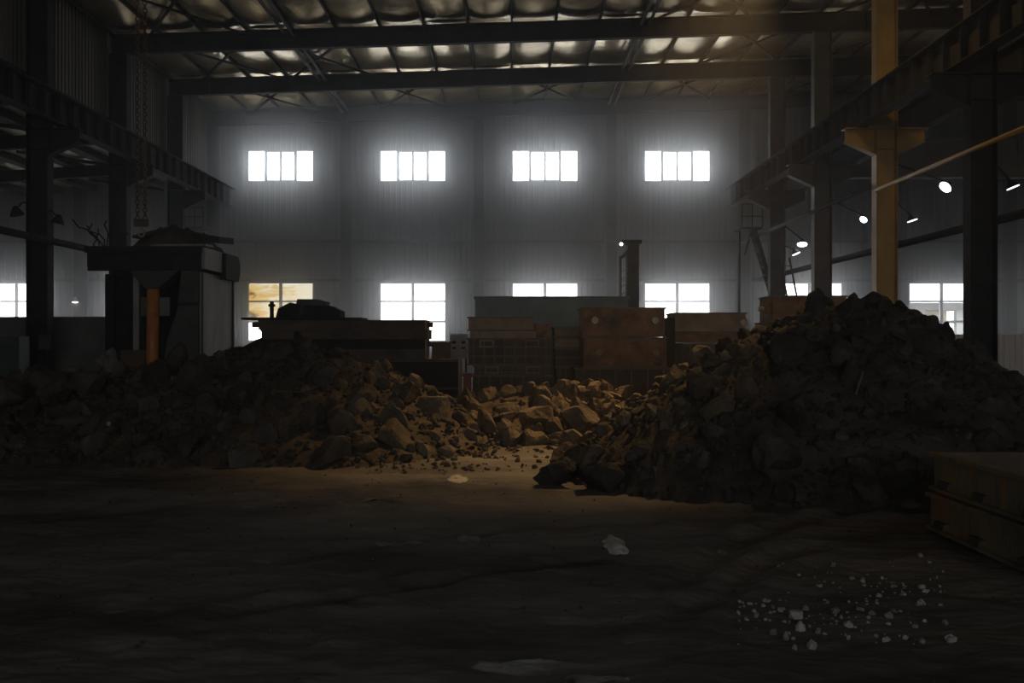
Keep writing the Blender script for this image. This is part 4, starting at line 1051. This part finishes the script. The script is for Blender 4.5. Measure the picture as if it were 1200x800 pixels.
crumbs('clod_crumbs', on(heap_r), 2600, (0.1, 8.2, 9.9, 15.6), .012, .06, 'dark_clod', 'fine dark crumbs strewn over the tall soil heap', lambda x, y: not tan_side(x, y))
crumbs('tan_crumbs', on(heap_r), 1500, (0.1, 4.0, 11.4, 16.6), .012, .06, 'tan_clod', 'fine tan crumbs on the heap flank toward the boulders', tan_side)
crumbs('gap_grit', lambda x, y: max(0, floor_h(x, y), back_mound(x, y)), 900, (-2.0, 2.6, 12.8, 19.5), .012, .06, 'boulder', 'tan grit strewn on the ground before the boulders')
crumbs('floor_grit', lambda x, y: floor_h(x, y), 900, (-5, 3.6, 4.6, 13.0), .004, .018, 'heap_rock', 'dark grit scattered over the soil floor')
me = rock_mesh(900, 'crumpled_sheet', 'concrete_dark', 4, 8, 0.3, .55)
o = put('crumpled_sheet', me, None, (PX(116, 19.9), 19.9, 0.62), (0.1, 0.15, 0.4), (.45, .36, .72)); tag(o, 'crumpled grey sheet slumped behind the rock heap beside the hopper', 'crumpled sheet')
# stalks caught in the heap
ya, yb = on_ray(1007, 446, 9.5, 15) or 12.0, on_ray(1001, 470, 9.5, 15) or 11.8
o = MB().bar((PX(1007, ya), ya - .12, PZ(446, ya) + .10), (PX(1001, yb), yb + .02, PZ(470, yb) - .03), .018, .014).build('wooden_lath', 'dusty_rust')
tag(o, 'thin brown lath sticking out of the dark heap face', 'lath')
o = MB().tube((PX(318, 15.0), 14.9, heap_l(PX(318, 15), 14.9) + .12), (PX(376, 15.1), 15.0, heap_l(PX(376, 15), 15.0) + .14), .014, 6).build('steel_rod', 'grey_steel')
tag(o, 'thin straight rod lying across the long rock heap', 'rod')
Y = 13.9; stone('white_lump', LUMP[2], (PX(128, Y), Y, PZ(496, Y)), .045, 'single white lump on the dark rock heap under the black column', 'white lump', None)

# ------------------------------------------------------------------ white lumps on the floor before the trays
SPEC = [(933, 718, 18, 15, 'flat pinkish-white lump, broadest of the scattered white lumps'), (938, 735, 12, 12, 'bright white lump in front of the broadest one'),
        (951, 754, 14, 12, 'white lump lying closest to the camera side of the scatter'), (921, 745, 9, 11, 'small white lump at the outer edge of the scatter, near ruts'),
        (980, 711, 10, 11, 'yellowish upright lump in the middle of the scatter'), (995, 729, 14, 8, 'oval white lump in the middle of the scatter'),
        (1080, 688, 9, 9, 'white lump at the tray side of the scatter, higher one'), (1080, 705, 11, 8, 'white lump at the tray side of the scatter, lower one'),
        (1080, 750, 10, 7, 'white lump alone at the front below the tray side'), (1114, 751, 14, 10, 'white lump lying apart from the scatter, toward the trays'),
        (976, 663, 9, 8, 'white lump behind the scatter, toward the dark heap'), (1078, 653, 8, 6, 'white lump farthest back, beside the trays'),
        (960, 687, 8, 5, 'thin white flake behind the middle of the scatter'), (884, 713, 7, 6, 'white lump straying toward the ruts'),
        (1042, 720, 12, 8, 'grey flat lump between middle and tray side of the scatter')]
def fy(py): return F * EYE / (py - 400.0)
for i, (px, py, w, h, lab) in enumerate(SPEC):
    Y = fy(py + h * .4); u = Y / F; x = PX(px, Y)
    stone('white_lump', LUMP[i % 6], (x, Y, floor_h(x, Y) + h * u * .35), 1, lab, 'white lump', 'white lumps on the floor', rot=(0, 0, rnd.uniform(0, 6.28)), sc=(w * u * .52, w * u * .45, h * u * .52))
k = 0
while k < 210:
    c = rnd.choice(((945, 722, 32, 18), (990, 712, 48, 20), (1045, 712, 40, 22), (1060, 695, 34, 16), (1000, 735, 60, 14), (890, 712, 18, 8), (985, 672, 60, 14)))
    px = rnd.gauss(c[0], c[2]); py = rnd.gauss(c[1], c[3])
    if py < 645 or py > 760 or px > 1110 or px < 860: continue
    Y = fy(py); x = PX(px, Y); s = .005 + .020 * rnd.random() ** 2.6
    side = 'toward the ruts' if px < 960 else ('in the middle' if px < 1035 else 'toward the trays')
    stone('white_lump', LUMP[rnd.randrange(6)], (x, Y, floor_h(x, Y) + s * .3), s, 'small whitish crumb among the scattered lumps, %s' % side, 'white lump', 'white lumps on the floor')
    k += 1
# thin spills on the floor
def spill(lab, px, py, w, h, m, seed, thick=0.012):
    Y = fy(py); Yn = fy(py + h / 2); Yf_ = fy(py - h / 2); x = PX(px, Y); a = w / 2 * Y / F; b = (Yf_ - Yn) / 2
    g = MB(); n = 28; rings = 5
    g.v.append((x, Y, floor_h(x, Y) + thick))
    for j in range(1, rings + 1):
        for i in range(n):
            t = 2 * math.pi * i / n; k = j / rings * (1 + .32 * noise.noise(Vector((math.cos(t) * 1.6 + seed * 5, math.sin(t) * 1.6, j * .15))))
            qx, qy = x + a * k * math.cos(t), Y + b * k * math.sin(t)
            g.v.append((qx, qy, floor_h(qx, qy) + thick * (1 - (j / rings) ** 2) - (0.006 if j == rings else 0) + .004))
    for i in range(n): g.f.append((0, 1 + i, 1 + (i + 1) % n))
    for j in range(rings - 1):
        for i in range(n): g.f.append((1 + j * n + i, 1 + j * n + (i + 1) % n, 1 + (j + 1) * n + (i + 1) % n, 1 + (j + 1) * n + i))
    o = g.build('powder_spill', m, smooth=True); tag(o, lab, 'powder spill', 'pale spills on the floor')
spill('bright white powder patch in the open middle of the floor', 721, 637, 30, 17, 'white_powder', 1, .03)
spill('small pale smear beside the rut end', 846, 639, 16, 7, 'dull_powder', 2)
spill('long pale smear before the rock heap, outer one', 466, 635, 62, 5, 'dull_powder', 3)
spill('pale smear between the long smear and the white powder patch', 549, 630, 34, 9, 'dull_powder', 4)
spill('pale scuff on the lit ground before the boulders', 536, 561, 22, 9, 'white_powder', 5, .008)
spill('faint pale fleck in front of the rock heap foot', 433, 586, 20, 3, 'dull_powder', 6)
spill('broad bluish wet patch at the bottom of the view', 605, 780, 110, 26, 'wet_patch', 7, .006)
spill('faint bluish wet patch beside the broad one', 700, 795, 90, 14, 'wet_patch', 8, .006)

# ------------------------------------------------------------------ outside the clear window
o = MB().box(-60, 60, YW + .4, 110, -.3, -.05).build('ground_outside', 'outdoor_ground'); o['kind'] = 'structure'
Yo = 60.0
r = thing('shed_outside', 'cream open shed seen through the clear window', 'shed', (PX(1105, Yo), Yo, -.05))
u = Yo / F
MB().box(-70 * u, 30 * u, 3.0, 3.2, 0, PZ(360, Yo)).build('back_wall', 'cream_render', r)
MB().box(-72 * u, 34 * u, -.6, 3.4, PZ(362, Yo), PZ(354, Yo)).build('roof_slab', 'concrete_dark', r)
for k in (-25, 20): MB().box((k - 4) * u, (k + 4) * u, 0, .4, 0, PZ(362, Yo)).build('pillar', 'pale_grey_paint', r)
MB().box(-20 * u, 16 * u, .1, .2, PZ(378, Yo), PZ(374, Yo)).build('cross_rail', 'pale_grey_paint', r)

# ------------------------------------------------------------------ haze
def haze(name, lab, dens, g, box):
    m = bpy.data.materials.new(name); m.use_nodes = True; nt = m.node_tree; nt.nodes.remove(nt.nodes['Principled BSDF'])
    vs = nd(nt, 'ShaderNodeVolumeScatter'); vs.inputs['Color'].default_value = (0.93, 0.96, 1.0, 1)
    vs.inputs['Density'].default_value = dens; vs.inputs['Anisotropy'].default_value = g
    nt.links.new(vs.outputs[0], nt.nodes['Material Output'].inputs['Volume']); MATS[name] = m
    tag(MB().box(*box).build('haze', name), lab, 'haze', kind='stuff')
haze('dusty_air', 'thin dusty haze hanging through the whole hall', HAZE, 0.65, (-25.9, 29.9, YN + .1, HAZE_Y, 0.02, ZRF(0) - .3))
haze('thick_dusty_air', 'thicker glowing dust haze before the far wall windows', HAZE_FAR, 0.45, (-25.9, 29.9, HAZE_Y + .001, YW - .005, 0.02, ZRF(0) - .3))
